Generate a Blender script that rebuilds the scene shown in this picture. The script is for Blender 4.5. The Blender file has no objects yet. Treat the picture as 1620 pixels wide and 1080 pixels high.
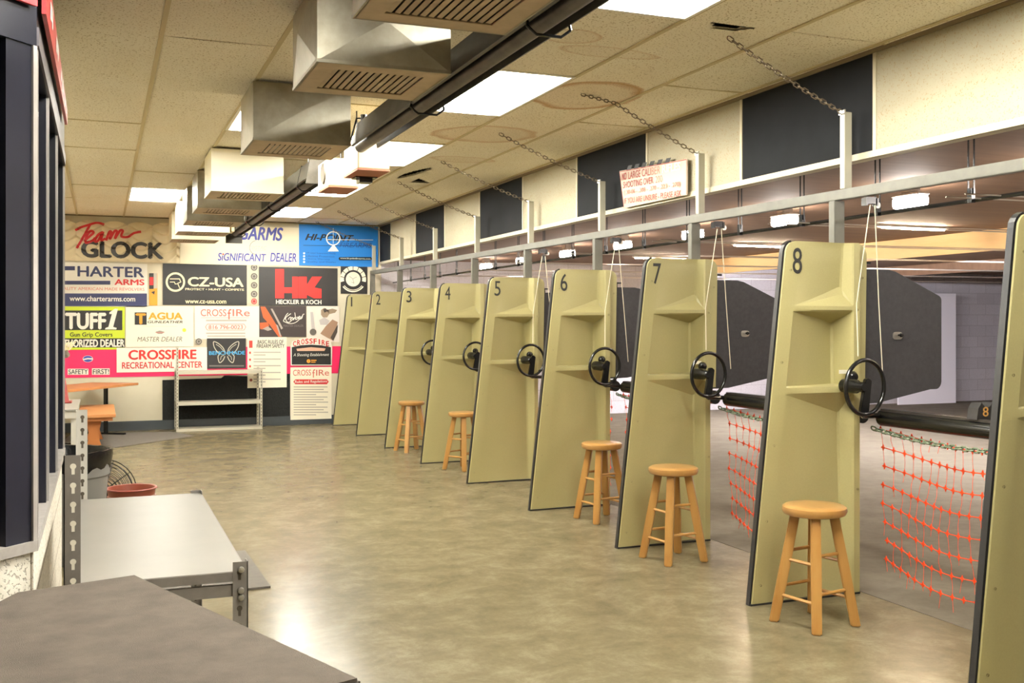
import bpy, bmesh, math, random
from mathutils import Vector, Matrix
random.seed(7)
PI = math.pi
scene = bpy.context.scene
COL = scene.collection

# ------------------------------------------------------------------ camera
FPX, HORIZON, CAM_H = 1640.0, 514.0, 1.41
YAW = math.atan2(650.0, FPX)
cam_d = bpy.data.cameras.new('camera')
cam = bpy.data.objects.new('camera', cam_d)
COL.objects.link(cam)
cam.location = (0, 0, CAM_H)
cam.rotation_euler = (PI / 2, 0, -YAW)
cam_d.sensor_width = 36.0
cam_d.lens = 36.0 * FPX / 1620.0
cam_d.shift_y = -(540.0 - HORIZON) / 1620.0
cam_d.clip_start = 0.05
cam_d.clip_end = 200
scene.camera = cam

# ------------------------------------------------------------------ world / view
w = bpy.data.worlds.new('world')
scene.world = w
w.use_nodes = True
w.node_tree.nodes['Background'].inputs['Color'].default_value = (0.5, 0.45, 0.4, 1)
w.node_tree.nodes['Background'].inputs['Strength'].default_value = 0.02
vs = scene.view_settings
vs.view_transform = 'Standard'
vs.look = 'None'
vs.exposure = 0.0
vs.gamma = 1.0
vs.use_curve_mapping = False
scene.cycles.use_denoising = True
scene.cycles.max_bounces = 10
scene.cycles.diffuse_bounces = 6
scene.cycles.caustics_reflective = False
scene.cycles.caustics_refractive = False
scene.cycles.sample_clamp_indirect = 8.0
TUBE_POWER = 150.0        # fluorescent tubes over the lobby
LAMP_POWER = 100.0        # round-ended lamps over the range
TUBE_COLOUR = (0.98, 0.965, 0.885)
LAMP_COLOUR = (1.0, 0.91, 0.84)

# ------------------------------------------------------------------ room measures
CEIL = 2.86
WALL_Y = 14.78
HEAD_X = 3.78            # face of the header above the firing line
LANE0, PITCH = 4.39, 1.437


def lane_y(n):
    return LANE0 + PITCH * (8 - n)


def wall_point(px, py, y=WALL_Y):
    """a point of the photograph carried out to the back wall: x, z"""
    a = (px - 810.0) / FPX
    b = (HORIZON - py) / FPX
    c, s = math.cos(YAW), math.sin(YAW)
    t = y / (c - a * s)
    return (s + a * c) * t, CAM_H + b * t


# ------------------------------------------------------------------ materials
MATS = {}


def srgb(r, g, b):
    def f(v):
        v /= 255.0
        return v / 12.92 if v <= 0.04045 else ((v + 0.055) / 1.055) ** 2.4
    return (f(r), f(g), f(b), 1.0)


def mat(name, col, rough=0.5, metal=0.0, col2=None, scale=8.0, bump=0.0, bscale=80.0, spec=0.5,
        emit=None, estr=0.0, coat=0.0, detail=4.0, stretch=None):
    if name in MATS:
        return MATS[name]
    m = bpy.data.materials.new(name)
    m.use_nodes = True
    nt = m.node_tree
    p = nt.nodes['Principled BSDF']
    c = col if len(col) == 4 else tuple(col) + (1.0,)
    p.inputs['Base Color'].default_value = c
    p.inputs['Roughness'].default_value = rough
    p.inputs['Metallic'].default_value = metal
    p.inputs['Specular IOR Level'].default_value = spec
    p.inputs['Coat Weight'].default_value = coat
    if emit:
        p.inputs['Emission Color'].default_value = tuple(emit[:3]) + (1.0,)
        p.inputs['Emission Strength'].default_value = estr
    geo = None
    if col2 is not None or bump:
        geo = nt.nodes.new('ShaderNodeTexCoord')
        vec = geo.outputs['Object']
        if stretch:
            mp = nt.nodes.new('ShaderNodeMapping')
            mp.inputs['Scale'].default_value = stretch
            nt.links.new(vec, mp.inputs['Vector'])
            vec = mp.outputs['Vector']
    if col2 is not None:
        n = nt.nodes.new('ShaderNodeTexNoise')
        n.inputs['Scale'].default_value = scale
        n.inputs['Detail'].default_value = detail
        n.inputs['Roughness'].default_value = 0.65
        nt.links.new(vec, n.inputs['Vector'])
        r = nt.nodes.new('ShaderNodeValToRGB')
        r.color_ramp.elements[0].position = 0.32
        r.color_ramp.elements[1].position = 0.68
        r.color_ramp.elements[0].color = c
        r.color_ramp.elements[1].color = col2 if len(col2) == 4 else tuple(col2) + (1.0,)
        nt.links.new(n.outputs['Fac'], r.inputs['Fac'])
        nt.links.new(r.outputs['Color'], p.inputs['Base Color'])
    if bump:
        n2 = nt.nodes.new('ShaderNodeTexNoise')
        n2.inputs['Scale'].default_value = bscale
        n2.inputs['Detail'].default_value = 3.0
        nt.links.new(vec, n2.inputs['Vector'])
        b = nt.nodes.new('ShaderNodeBump')
        b.inputs['Strength'].default_value = bump
        b.inputs['Distance'].default_value = 0.01
        nt.links.new(n2.outputs['Fac'], b.inputs['Height'])
        nt.links.new(b.outputs['Normal'], p.inputs['Normal'])
    MATS[name] = m
    return m


def speckle(m, scale, thr, dark, soft=0.03):
    """dark specks of a mineral-fibre tile, laid over the base colour"""
    nt = m.node_tree
    p = nt.nodes['Principled BSDF']
    tc = nt.nodes.new('ShaderNodeTexCoord')
    n = nt.nodes.new('ShaderNodeTexNoise')
    n.inputs['Scale'].default_value = scale
    n.inputs['Detail'].default_value = 2.0
    nt.links.new(tc.outputs['Object'], n.inputs['Vector'])
    r = nt.nodes.new('ShaderNodeValToRGB')
    r.color_ramp.elements[0].position = thr
    r.color_ramp.elements[1].position = thr + soft
    r.color_ramp.elements[0].color = (1, 1, 1, 1)
    r.color_ramp.elements[1].color = (0, 0, 0, 1)
    nt.links.new(n.outputs['Fac'], r.inputs['Fac'])
    mx = nt.nodes.new('ShaderNodeMix')
    mx.data_type = 'RGBA'
    nt.links.new(r.outputs['Color'], mx.inputs['Factor'])
    mx.inputs['A'].default_value = dark
    src = p.inputs['Base Color'].links[0].from_socket if p.inputs['Base Color'].links else None
    if src:
        nt.links.new(src, mx.inputs['B'])
    else:
        mx.inputs['B'].default_value = p.inputs['Base Color'].default_value
    nt.links.new(mx.outputs['Result'], p.inputs['Base Color'])
    return m


def stains(m, spots, tint):
    """ring-shaped water stains: spots = (x, y, radius x, radius y, strength)"""
    nt = m.node_tree
    p = nt.nodes['Principled BSDF']
    tc = nt.nodes.new('ShaderNodeTexCoord')
    wob = nt.nodes.new('ShaderNodeTexNoise')
    wob.inputs['Scale'].default_value = 3.0
    nt.links.new(tc.outputs['Object'], wob.inputs['Vector'])
    cur = p.inputs['Base Color'].links[0].from_socket
    for (x, y, rx, ry, st) in spots:
        mp = nt.nodes.new('ShaderNodeMapping')
        mp.inputs['Location'].default_value = (-x / rx, -y / ry, 0)
        mp.inputs['Scale'].default_value = (1 / rx, 1 / ry, 0)
        nt.links.new(tc.outputs['Object'], mp.inputs['Vector'])
        ln = nt.nodes.new('ShaderNodeVectorMath')
        ln.operation = 'LENGTH'
        nt.links.new(mp.outputs['Vector'], ln.inputs[0])
        ad = nt.nodes.new('ShaderNodeMath')
        ad.operation = 'MULTIPLY_ADD'
        nt.links.new(wob.outputs['Fac'], ad.inputs[0])
        ad.inputs[1].default_value = 0.5
        nt.links.new(ln.outputs['Value'], ad.inputs[2])
        r = nt.nodes.new('ShaderNodeValToRGB')
        e = r.color_ramp.elements
        e[0].position = 0.0
        e[0].color = (0.25, 0.25, 0.25, 1)
        e[1].position = 0.80
        e[1].color = (0.22, 0.22, 0.22, 1)
        for pos, v in ((0.93, 1.0), (0.965, 0.7), (1.0, 0.0)):
            k = e.new(pos)
            k.color = (v, v, v, 1)
        # ramp input limited to 1 : squeeze the ring to 0.8 .. 1
        sc = nt.nodes.new('ShaderNodeMath')
        sc.operation = 'MULTIPLY'
        sc.inputs[1].default_value = 0.8
        nt.links.new(ad.outputs['Value'], sc.inputs[0])
        nt.links.new(sc.outputs['Value'], r.inputs['Fac'])
        ms = nt.nodes.new('ShaderNodeMath')
        ms.operation = 'MULTIPLY'
        ms.inputs[1].default_value = st
        nt.links.new(r.outputs['Color'], ms.inputs[0])
        mx = nt.nodes.new('ShaderNodeMix')
        mx.data_type = 'RGBA'
        mx.blend_type = 'MULTIPLY'
        nt.links.new(ms.outputs['Value'], mx.inputs['Factor'])
        nt.links.new(cur, mx.inputs['A'])
        mx.inputs['B'].default_value = tint
        cur = mx.outputs['Result']
    nt.links.new(cur, p.inputs['Base Color'])
    return m


def block_wall(name, c1, c2, mortar, pit=0.5):
    m = bpy.data.materials.new(name)
    m.use_nodes = True
    nt = m.node_tree
    p = nt.nodes['Principled BSDF']
    p.inputs['Roughness'].default_value = 0.75
    tc = nt.nodes.new('ShaderNodeTexCoord')
    sp = nt.nodes.new('ShaderNodeSeparateXYZ')
    cb = nt.nodes.new('ShaderNodeCombineXYZ')
    nt.links.new(tc.outputs['Object'], sp.inputs[0])
    nt.links.new(sp.outputs['X'], cb.inputs['X'])
    nt.links.new(sp.outputs['Z'], cb.inputs['Y'])
    br = nt.nodes.new('ShaderNodeTexBrick')
    br.inputs['Scale'].default_value = 1.0
    br.inputs['Brick Width'].default_value = 0.40
    br.inputs['Row Height'].default_value = 0.20
    br.inputs['Mortar Size'].default_value = 0.006
    br.inputs['Mortar Smooth'].default_value = 0.3
    br.inputs['Color1'].default_value = c1
    br.inputs['Color2'].default_value = c2
    br.inputs['Mortar'].default_value = mortar
    nt.links.new(cb.outputs[0], br.inputs['Vector'])
    n = nt.nodes.new('ShaderNodeTexNoise')
    n.inputs['Scale'].default_value = 90.0
    n.inputs['Detail'].default_value = 2.0
    nt.links.new(tc.outputs['Object'], n.inputs['Vector'])
    r = nt.nodes.new('ShaderNodeValToRGB')
    r.color_ramp.elements[0].position = 0.36
    r.color_ramp.elements[0].color = (0.35, 0.32, 0.28, 1)
    r.color_ramp.elements[1].position = 0.46
    r.color_ramp.elements[1].color = (1, 1, 1, 1)
    nt.links.new(n.outputs['Fac'], r.inputs['Fac'])
    mx = nt.nodes.new('ShaderNodeMix')
    mx.data_type = 'RGBA'
    mx.blend_type = 'MULTIPLY'
    mx.inputs['Factor'].default_value = pit
    nt.links.new(br.outputs['Color'], mx.inputs['A'])
    nt.links.new(r.outputs['Color'], mx.inputs['B'])
    nt.links.new(mx.outputs['Result'], p.inputs['Base Color'])
    b = nt.nodes.new('ShaderNodeBump')
    b.inputs['Strength'].default_value = 0.6
    b.inputs['Distance'].default_value = 0.006
    nt.links.new(r.outputs['Color'], b.inputs['Height'])
    nt.links.new(b.outputs['Normal'], p.inputs['Normal'])
    return m


def floor_mat(name, c1, c2, c3, rough):
    m = bpy.data.materials.new(name)
    m.use_nodes = True
    nt = m.node_tree
    p = nt.nodes['Principled BSDF']
    p.inputs['Specular IOR Level'].default_value = 0.0
    p.inputs['Roughness'].default_value = 0.9
    p.inputs['Coat Weight'].default_value = 0.6 if rough < 0.4 else 0.15
    p.inputs['Coat IOR'].default_value = 1.5
    tc = nt.nodes.new('ShaderNodeTexCoord')
    n1 = nt.nodes.new('ShaderNodeTexNoise')
    n1.inputs['Scale'].default_value = 3.6
    n1.inputs['Detail'].default_value = 12.0
    n1.inputs['Roughness'].default_value = 0.78
    n1.inputs['Distortion'].default_value = 0.25
    nt.links.new(tc.outputs['Object'], n1.inputs['Vector'])
    r = nt.nodes.new('ShaderNodeValToRGB')
    e = r.color_ramp.elements
    e[0].position = 0.3
    e[0].color = c1
    e[1].position = 0.7
    e[1].color = c3
    k = e.new(0.5)
    k.color = c2
    nt.links.new(n1.outputs['Fac'], r.inputs['Fac'])
    nt.links.new(r.outputs['Color'], p.inputs['Base Color'])
    n2 = nt.nodes.new('ShaderNodeTexNoise')
    n2.inputs['Scale'].default_value = 5.0
    n2.inputs['Detail'].default_value = 6.0
    nt.links.new(tc.outputs['Object'], n2.inputs['Vector'])
    mr = nt.nodes.new('ShaderNodeMapRange')
    mr.inputs['From Min'].default_value = 0.3
    mr.inputs['From Max'].default_value = 0.7
    mr.inputs['To Min'].default_value = rough * 0.9
    mr.inputs['To Max'].default_value = rough * 1.15
    nt.links.new(n2.outputs['Fac'], mr.inputs['Value'])
    nt.links.new(mr.outputs['Result'], p.inputs['Coat Roughness'])
    b = nt.nodes.new('ShaderNodeBump')
    b.inputs['Strength'].default_value = 0.012
    b.inputs['Distance'].default_value = 0.01
    nt.links.new(n2.outputs['Fac'], b.inputs['Height'])
    nt.links.new(b.outputs['Normal'], p.inputs['Coat Normal'])
    return m


tile_m = mat('ceiling_tile', srgb(248, 240, 220), 0.9, col2=srgb(252, 246, 230), scale=1.6)
speckle(tile_m, 95.0, 0.61, srgb(190, 174, 140))
stains(tile_m, [(2.86, 5.95, 0.34, 0.42, 0.85), (2.72, 7.42, 0.42, 0.36, 0.55), (2.20, 4.75, 0.16, 0.12, 0.45),
                (2.50, 4.95, 0.30, 0.10, 0.35), (2.95, 8.62, 0.30, 0.16, 0.4)], srgb(196, 150, 92))
tbar_m = mat('ceiling_tbar', srgb(205, 190, 150), 0.6)
plenum_m = mat('plenum_dark', (0.02, 0.018, 0.016), 0.9)
cream_m = mat('cream_wall_paint', srgb(214, 206, 182), 0.7, col2=srgb(204, 195, 170), scale=1.2, bump=0.1, bscale=25)
accream_m = mat('cream_acoustic_panel', srgb(164, 156, 132), 0.85, col2=srgb(158, 149, 126), scale=2.0)
speckle(accream_m, 120.0, 0.615, srgb(150, 130, 98))
acblack_m = mat('black_acoustic_panel', srgb(30, 31, 33), 0.9, col2=srgb(25, 26, 28), scale=3.0, spec=0.2)
trimcream_m = mat('cream_metal_trim', srgb(190, 180, 152), 0.5)
navy_m = mat('navy_steel', srgb(22, 23, 33), 0.3, col2=srgb(27, 28, 39), scale=4.0, spec=0.4)
black_m = mat('black_void', (0.006, 0.006, 0.007), 0.7)
alu_m = mat('aluminium_edge', srgb(205, 200, 196), 0.35, 0.6)
base_m = mat('baseboard_vinyl', srgb(50, 56, 60), 0.5)
knee_m = block_wall('painted_block', srgb(228, 222, 208), srgb(220, 213, 198), srgb(176, 166, 150), 0.6)
sill_m = mat('sill_concrete', srgb(168, 162, 156), 0.6, col2=srgb(146, 140, 134), scale=12)
floor_m = floor_mat('polished_concrete', srgb(86, 78, 58), srgb(104, 95, 73), srgb(126, 117, 94), 0.215)
rfloor_m = floor_mat('range_concrete', srgb(92, 85, 74), srgb(104, 97, 85), srgb(116, 109, 97), 0.5)
rceil_m = mat('range_ceiling_boards', srgb(132, 102, 78), 0.75, col2=srgb(118, 90, 68), scale=3.0, stretch=(0.3, 3, 1))
rwall_m = block_wall('range_block', srgb(200, 194, 198), srgb(190, 184, 188), srgb(176, 170, 172), 0.3)
plywood_m = mat('baffle_plywood', srgb(250, 216, 164), 0.6, col2=srgb(244, 206, 150), scale=2.0, stretch=(1, 0.5, 6))
beige_m = mat('beige_molded_plastic', srgb(167, 158, 110), 0.42, col2=srgb(162, 153, 106), scale=120.0, bump=0.04, bscale=260)
rubber_m = mat('black_rubber', (0.012, 0.012, 0.013), 0.35)
blackmetal_m = mat('black_painted_metal', (0.006, 0.006, 0.0065), 0.22)
shield_m = mat('black_shield_board', srgb(52, 50, 52), 0.75, col2=srgb(42, 40, 42), scale=40)
numeral_m = mat('black_numeral_paint', (0.015, 0.015, 0.014), 0.5)
steel_m = mat('brushed_steel', srgb(190, 186, 176), 0.35, 0.85)
bolt_m = mat('bolt_dark', srgb(96, 88, 70), 0.4, 0.7)
railalu_m = mat('rail_aluminium', srgb(108, 106, 97), 0.45, 0.3, col2=srgb(98, 96, 88), scale=10)
post_m = mat('post_cream_aluminium', srgb(164, 160, 142), 0.45, 0.2)
galv_m = mat('galvanised_sheet', srgb(168, 162, 146), 0.38, 0.75, col2=srgb(146, 140, 124), scale=9.0, detail=6)
grille_m = mat('grille_beige', srgb(196, 176, 148), 0.6, col2=srgb(184, 164, 136), scale=14)
whitebox_m = mat('white_duct_paint', srgb(240, 232, 206), 0.5)
heater_m = mat('heater_dark_steel', srgb(82, 78, 72), 0.45, 0.35, col2=srgb(60, 57, 52), scale=7)
heatertube_m = mat('heater_tube_steel', srgb(88, 80, 74), 0.42, 0.5, col2=srgb(60, 54, 50), scale=9)
burner_m = mat('burner_box_cream', srgb(226, 208, 166), 0.5)
burnerred_m = mat('burner_red_base', srgb(160, 96, 70), 0.6)
troffer_m = mat('troffer_white', srgb(245, 242, 232), 0.4)
tube_m = mat('fluorescent_tube', (1, 1, 1), 0.3, emit=TUBE_COLOUR, estr=TUBE_POWER)
added_lamp_m = mat('added_lamp_diffuser', (1, 1, 1), 0.3, emit=(0.94, 0.93, 1.0), estr=LAMP_POWER * 9.0)
lampglow_m = mat('range_lamp_diffuser', (1, 1, 1), 0.3, emit=LAMP_COLOUR, estr=LAMP_POWER)
chain_m = mat('chain_steel', srgb(124, 110, 92), 0.45, 0.8)
greenchain_m = mat('chain_green_grey', srgb(110, 122, 98), 0.5, 0.4)
orange_m = mat('orange_mesh_plastic', srgb(236, 72, 26), 0.5, spec=0.4)
cord_m = mat('white_cord', srgb(224, 214, 188), 0.8)
wood_m = mat('stool_wood', srgb(174, 132, 72), 0.32, col2=srgb(162, 116, 58), scale=6.0, stretch=(3, 3, 0.5), coat=0.3)
woodtop_m = mat('stool_seat_wood', srgb(172, 130, 74), 0.28, col2=srgb(160, 116, 62), scale=6.0, stretch=(6, 0.7, 1), coat=0.4)
oak_m = mat('table_wood', srgb(186, 128, 78), 0.45, col2=srgb(172, 114, 66), scale=5.0, stretch=(0.7, 6, 1))
carpet_m = mat('taupe_carpet', srgb(94, 86, 78), 0.95, col2=srgb(80, 73, 67), scale=14.0, bump=0.35, bscale=500, detail=8, spec=0.1)
mela_m = mat('white_melamine', srgb(138, 134, 126), 0.35, col2=srgb(130, 127, 119), scale=3)
angle_m = mat('grey_slotted_angle', srgb(136, 130, 124), 0.42, 0.3, col2=srgb(122, 116, 110), scale=10)
anglelight_m = mat('light_slotted_angle', srgb(200, 196, 186), 0.42, 0.3)
rackm_m = mat('rack_cream_steel', srgb(196, 190, 172), 0.45, 0.2)
mat_m = mat('floor_mat_grey', srgb(92, 86, 78), 0.9, col2=srgb(82, 76, 70), scale=30)
can_m = mat('grey_bin_plastic', srgb(112, 110, 106), 0.5)
bag_m = mat('black_bin_liner', (0.004, 0.004, 0.0045), 0.25, spec=0.3, bump=0.3, bscale=40)
bucket_m = mat('red_bucket_plastic', srgb(122, 60, 42), 0.4)
foam_m = mat('black_foam', (0.012, 0.013, 0.012), 0.9, col2=(0.02, 0.02, 0.02), scale=30, bump=0.9, bscale=60, spec=0.1)
red_m = mat('red_sign_face', srgb(206, 74, 78), 0.3)
white_m = mat('sign_mark_white', srgb(246, 242, 230), 0.5)
glass_m = mat('window_glass', (0.004, 0.004, 0.005), 0.05, spec=0.4)
conered_m = mat('red_cone_plastic', srgb(140, 44, 38), 0.5)


def ink(name, r, g, b, rough=0.5):
    return mat('ink_' + name, srgb(r, g, b), rough)


# ------------------------------------------------------------------ mesh builder
class MB:
    def __init__(self):
        self.v, self.f = [], []

    def add(self, verts, faces):
        o = len(self.v)
        self.v.extend([tuple(p) for p in verts])
        self.f.extend([tuple(i + o for i in f) for f in faces])
        return self

    def box(self, x0, x1, y0, y1, z0, z1, M=None):
        vs = [Vector((x, y, z)) for z in (z0, z1) for y in (y0, y1) for x in (x0, x1)]
        if M is not None:
            vs = [M @ p for p in vs]
        return self.add(vs, [(0, 2, 3, 1), (4, 5, 7, 6), (0, 1, 5, 4), (1, 3, 7, 5), (3, 2, 6, 7), (2, 0, 4, 6)])

    def tube(self, pts, r, n=8, closed=False, cap=True):
        pts = [Vector(p) for p in pts]
        m = len(pts)
        rr = r if isinstance(r, (list, tuple)) else [r] * m
        rings = []
        prev = None
        for i in range(m):
            if closed:
                d = pts[(i + 1) % m] - pts[(i - 1) % m]
            else:
                d = pts[min(i + 1, m - 1)] - pts[max(i - 1, 0)]
            if d.length < 1e-9:
                d = Vector((0, 0, 1))
            d.normalize()
            if prev is None:
                up = Vector((0, 0, 1)) if abs(d.z) < 0.9 else Vector((1, 0, 0))
                a = d.cross(up).normalized()
            else:
                a = (prev - d * prev.dot(d))
                if a.length < 1e-6:
                    a = d.cross(Vector((0, 0, 1)))
                a.normalize()
            b = d.cross(a)
            prev = a
            rings.append([pts[i] + (a * math.cos(2 * PI * k / n) + b * math.sin(2 * PI * k / n)) * rr[i] for k in range(n)])
        vs = [p for ring in rings for p in ring]
        fs = []
        for i in range(m if closed else m - 1):
            j = (i + 1) % m
            for k in range(n):
                k2 = (k + 1) % n
                fs.append((i * n + k, i * n + k2, j * n + k2, j * n + k))
        if cap and not closed:
            fs.append(tuple(reversed(range(n))))
            fs.append(tuple((m - 1) * n + k for k in range(n)))
        return self.add(vs, fs)

    def lathe(self, prof, n=24, M=None, cap=False):
        vs = []
        for (r, z) in prof:
            for k in range(n):
                p = Vector((r * math.cos(2 * PI * k / n), r * math.sin(2 * PI * k / n), z))
                vs.append(M @ p if M is not None else p)
        fs = []
        for i in range(len(prof) - 1):
            for k in range(n):
                k2 = (k + 1) % n
                fs.append((i * n + k, i * n + k2, (i + 1) * n + k2, (i + 1) * n + k))
        if cap:
            fs.append(tuple(reversed(range(n))))
            fs.append(tuple((len(prof) - 1) * n + k for k in range(n)))
        return self.add(vs, fs)

    def prism(self, poly, d0, d1, M=None):
        """poly of (a, b) points, extruded along the third axis; M maps (a, b, d)"""
        n = len(poly)
        vs = [Vector((a, b, d0)) for a, b in poly] + [Vector((a, b, d1)) for a, b in poly]
        if M is not None:
            vs = [M @ p for p in vs]
        fs = [tuple(reversed(range(n))), tuple(range(n, 2 * n))]
        for i in range(n):
            j = (i + 1) % n
            fs.append((i, j, n + j, n + i))
        return self.add(vs, fs)

    def flat(self, poly, y=0.0):
        """one flat printed shape standing in the x-z plane"""
        return self.add([(a, y, b) for a, b in poly], [tuple(range(len(poly)))])

    def build(self, name, material, parent=None, smooth=False, loc=(0, 0, 0), rotz=0.0, bevel=0.0, sharp=0.7):
        me = bpy.data.meshes.new(name)
        me.from_pydata(self.v, [], self.f)
        bm = bmesh.new()
        bm.from_mesh(me)
        bmesh.ops.recalc_face_normals(bm, faces=bm.faces)
        if bevel:
            ed = [e for e in bm.edges if e.is_manifold and e.calc_face_angle(0) > 0.5]
            bmesh.ops.bevel(bm, geom=ed, offset=bevel, segments=2, affect='EDGES', clamp_overlap=True)
        bm.to_mesh(me)
        bm.free()
        if smooth:
            for p in me.polygons:
                p.use_smooth = True
            try:
                me.set_sharp_from_angle(angle=sharp)
            except Exception:
                pass
        me.materials.append(material)
        o = bpy.data.objects.new(name, me)
        COL.objects.link(o)
        o.location = loc
        o.rotation_euler = (0, 0, rotz)
        if parent is not None:
            o.parent = parent
        return o


XZ = Matrix(((1, 0, 0, 0), (0, 0, 1, 0), (0, 1, 0, 0), (0, 0, 0, 1)))     # (a, b, d) -> (a, d, b)
YZ = Matrix(((0, 0, 1, 0), (1, 0, 0, 0), (0, 1, 0, 0), (0, 0, 0, 1)))     # (a, b, d) -> (d, a, b)


def tag(o, label=None, cat=None, group=None, kind=None):
    if label:
        o['label'] = label
    if cat:
        o['category'] = cat
    if group:
        o['group'] = group
    if kind:
        o['kind'] = kind
    return o


def thing(name, loc, label, cat, group=None, rotz=0.0):
    o = bpy.data.objects.new(name, None)
    COL.objects.link(o)
    o.location = loc
    o.rotation_euler = (0, 0, rotz)
    o.empty_display_size = 0.1
    return tag(o, label, cat, group)


def struct(mb, name, m, **kw):
    return tag(mb.build(name, m, **kw), kind='structure')


KIDS = {}


def copy_tree(o, parent=None):
    c = o.copy()
    COL.objects.link(c)
    if parent is not None:
        c.parent = parent
    for ch in [k for k in bpy.data.objects if k.parent == o]:
        copy_tree(ch, c)
    return c


def text_mesh(s, bold=0.0, shear=0.0, space=1.0):
    cu = bpy.data.curves.new('lettering', 'FONT')
    cu.body = s
    cu.shear = shear
    cu.space_character = space
    cu.resolution_u = 4
    ob = bpy.data.objects.new('lettering', cu)
    me = bpy.data.meshes.new_from_object(ob)
    bpy.data.objects.remove(ob)
    bpy.data.curves.remove(cu)
    if bold:
        vs0 = [tuple(v.co) for v in me.vertices]
        fs0 = [tuple(f.vertices) for f in me.polygons]
        vv, ff = [], []
        for i, (dx, dy) in enumerate(((0, 0), (-bold, 0), (bold, 0), (0, -bold * 0.7), (0, bold * 0.7))):
            o = len(vv)
            vv += [(x + dx, y + dy, 0.0003 * i) for x, y, z in vs0]
            ff += [tuple(i + o for i in f) for f in fs0]
        bpy.data.meshes.remove(me)
        me = bpy.data.meshes.new('lettering')
        me.from_pydata(vv, [], ff)
    return me


def put_text(s, x0, x1, z0, z1, y, m, parent, bold=0.0, shear=0.0, space=1.0, M=None, name='lettering', label=None):
    """letters fitted to a box of the x-z plane (M may carry them elsewhere)"""
    me = text_mesh(s, bold, shear, space)
    xs = [v.co.x for v in me.vertices]
    ys = [v.co.y for v in me.vertices]
    ax, bx, ay, by = min(xs), max(xs), min(ys), max(ys)
    for v in me.vertices:
        p = Vector((x0 + (v.co.x - ax) / (bx - ax) * (x1 - x0), y - v.co.z, z0 + (v.co.y - ay) / max(by - ay, 1e-6) * (z1 - z0)))
        v.co = M @ p if M is not None else p
    me.materials.clear()
    me.materials.append(m)
    o = bpy.data.objects.new(name, me)
    COL.objects.link(o)
    if parent is not None:
        o.parent = parent
    if label:
        o['label'] = label
    return o


def chain_mb(p0, p1, link=0.042, r=0.0032, wide=0.5, sag=0.0, seg=4, mb=None):
    p0, p1 = Vector(p0), Vector(p1)
    L = (p1 - p0).length
    n = max(2, int(L / (link * 0.78)))
    mb = mb or MB()
    pts = []
    for i in range(n + 1):
        t = i / n
        p = p0.lerp(p1, t)
        p.z -= sag * 4 * t * (1 - t)
        pts.append(p)
    for i in range(n):
        c = (pts[i] + pts[i + 1]) / 2
        d = (pts[i + 1] - pts[i]).normalized()
        u = d.cross(Vector((0, 0, 1)))
        if u.length < 1e-4:
            u = Vector((1, 0, 0))
        u.normalize()
        v = d.cross(u)
        side = (u + v * 0.3).normalized() if i % 2 else (v - u * 0.3).normalized()
        hl, hw = link * 0.5, link * wide * 0.5
        loop = []
        for k in range(10):
            a = 2 * PI * k / 10
            ex = math.cos(a)
            loop.append(c + d * ((hl - hw) * (1 if ex > 0.05 else -1 if ex < -0.05 else 0) + hw * ex) + side * hw * math.sin(a))
        mb.tube(loop, r, seg, closed=True)
    return mb


# ================================================================== THE SETTING
fl = struct(MB().box(-2.2, 3.74, -3.0, 15.0, -0.1, 0.0), 'floor', floor_m)
struct(MB().box(3.74, 16.6, -3.0, 15.0, -0.1, 0.0), 'floor_range', rfloor_m)
struct(MB().box(3.735, 3.745, -3.0, WALL_Y, -0.05, 0.0015), 'trim_1', mat('joint_dark', srgb(84, 76, 64), 0.8))
struct(MB().box(-2.2, 3.8, WALL_Y, 15.0, 0, 3.2), 'wall_back', cream_m)
struct(MB().box(-2.2, 3.7, WALL_Y - 0.012, WALL_Y, 0, 0.125), 'baseboard_back', base_m)
struct(MB().box(-2.2, -2.0, -3.0, WALL_Y, 0, 3.2), 'wall_left', cream_m)
struct(MB().box(-2.2, 16.6, -3.2, -3.0, 0, 3.2), 'wall_front', cream_m)
struct(MB().box(3.8, 16.6, WALL_Y, 15.0, 0, 3.2), 'wall_range_side', rwall_m)
struct(MB().box(16.4, 16.6, -3.0, WALL_Y, 0, 3.2), 'wall_range_end', mat('range_end_grey', srgb(120, 110, 108), 0.8))
struct(MB().box(3.9, 16.5, -3.0, WALL_Y, 2.36, 2.5), 'ceiling_range', rceil_m)
struct(MB().box(-2.2, 3.9, -3.1, 15.0, 3.2, 3.3), 'ceiling_slab', plenum_m)

# ------------------------------------------------ suspended ceiling
TX0, TXP = 0.28, 0.575
TY0, TYP = 5.49, 1.222
RIGHT_LIGHTS = [-5, -3, -2, 0, 2, 4, 6]      # tile rows carrying a light in the column x 2.005 .. 2.58
LEFT_LIGHTS = {-3: 0, 1: 1, 5: 0}            # row: column, nearer the booth
ADDED_LIGHTS = [1, 3]                      # unseen, added behind the booth to brighten the ceiling, column -1.445 .. -0.87
light_cells = {(-3, r) for r in ADDED_LIGHTS} | {(3, r) for r in RIGHT_LIGHTS} | {(LEFT_LIGHTS[r], r) for r in LEFT_LIGHTS}
VENT_ROWS = [3.05, 4.28, 6.22, 8.71, 10.0, 11.27, 12.58, 13.76]

SAG = {(0, 1): (-0.035, 0.0), (0, 0): (0.004, 0.004), (4, 3): (0.0, 0.0), (5, 3): (0.0, 0.0), (4, -1): (0.0, 0.004), (1, 0): (-0.01, 0.0)}


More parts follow.
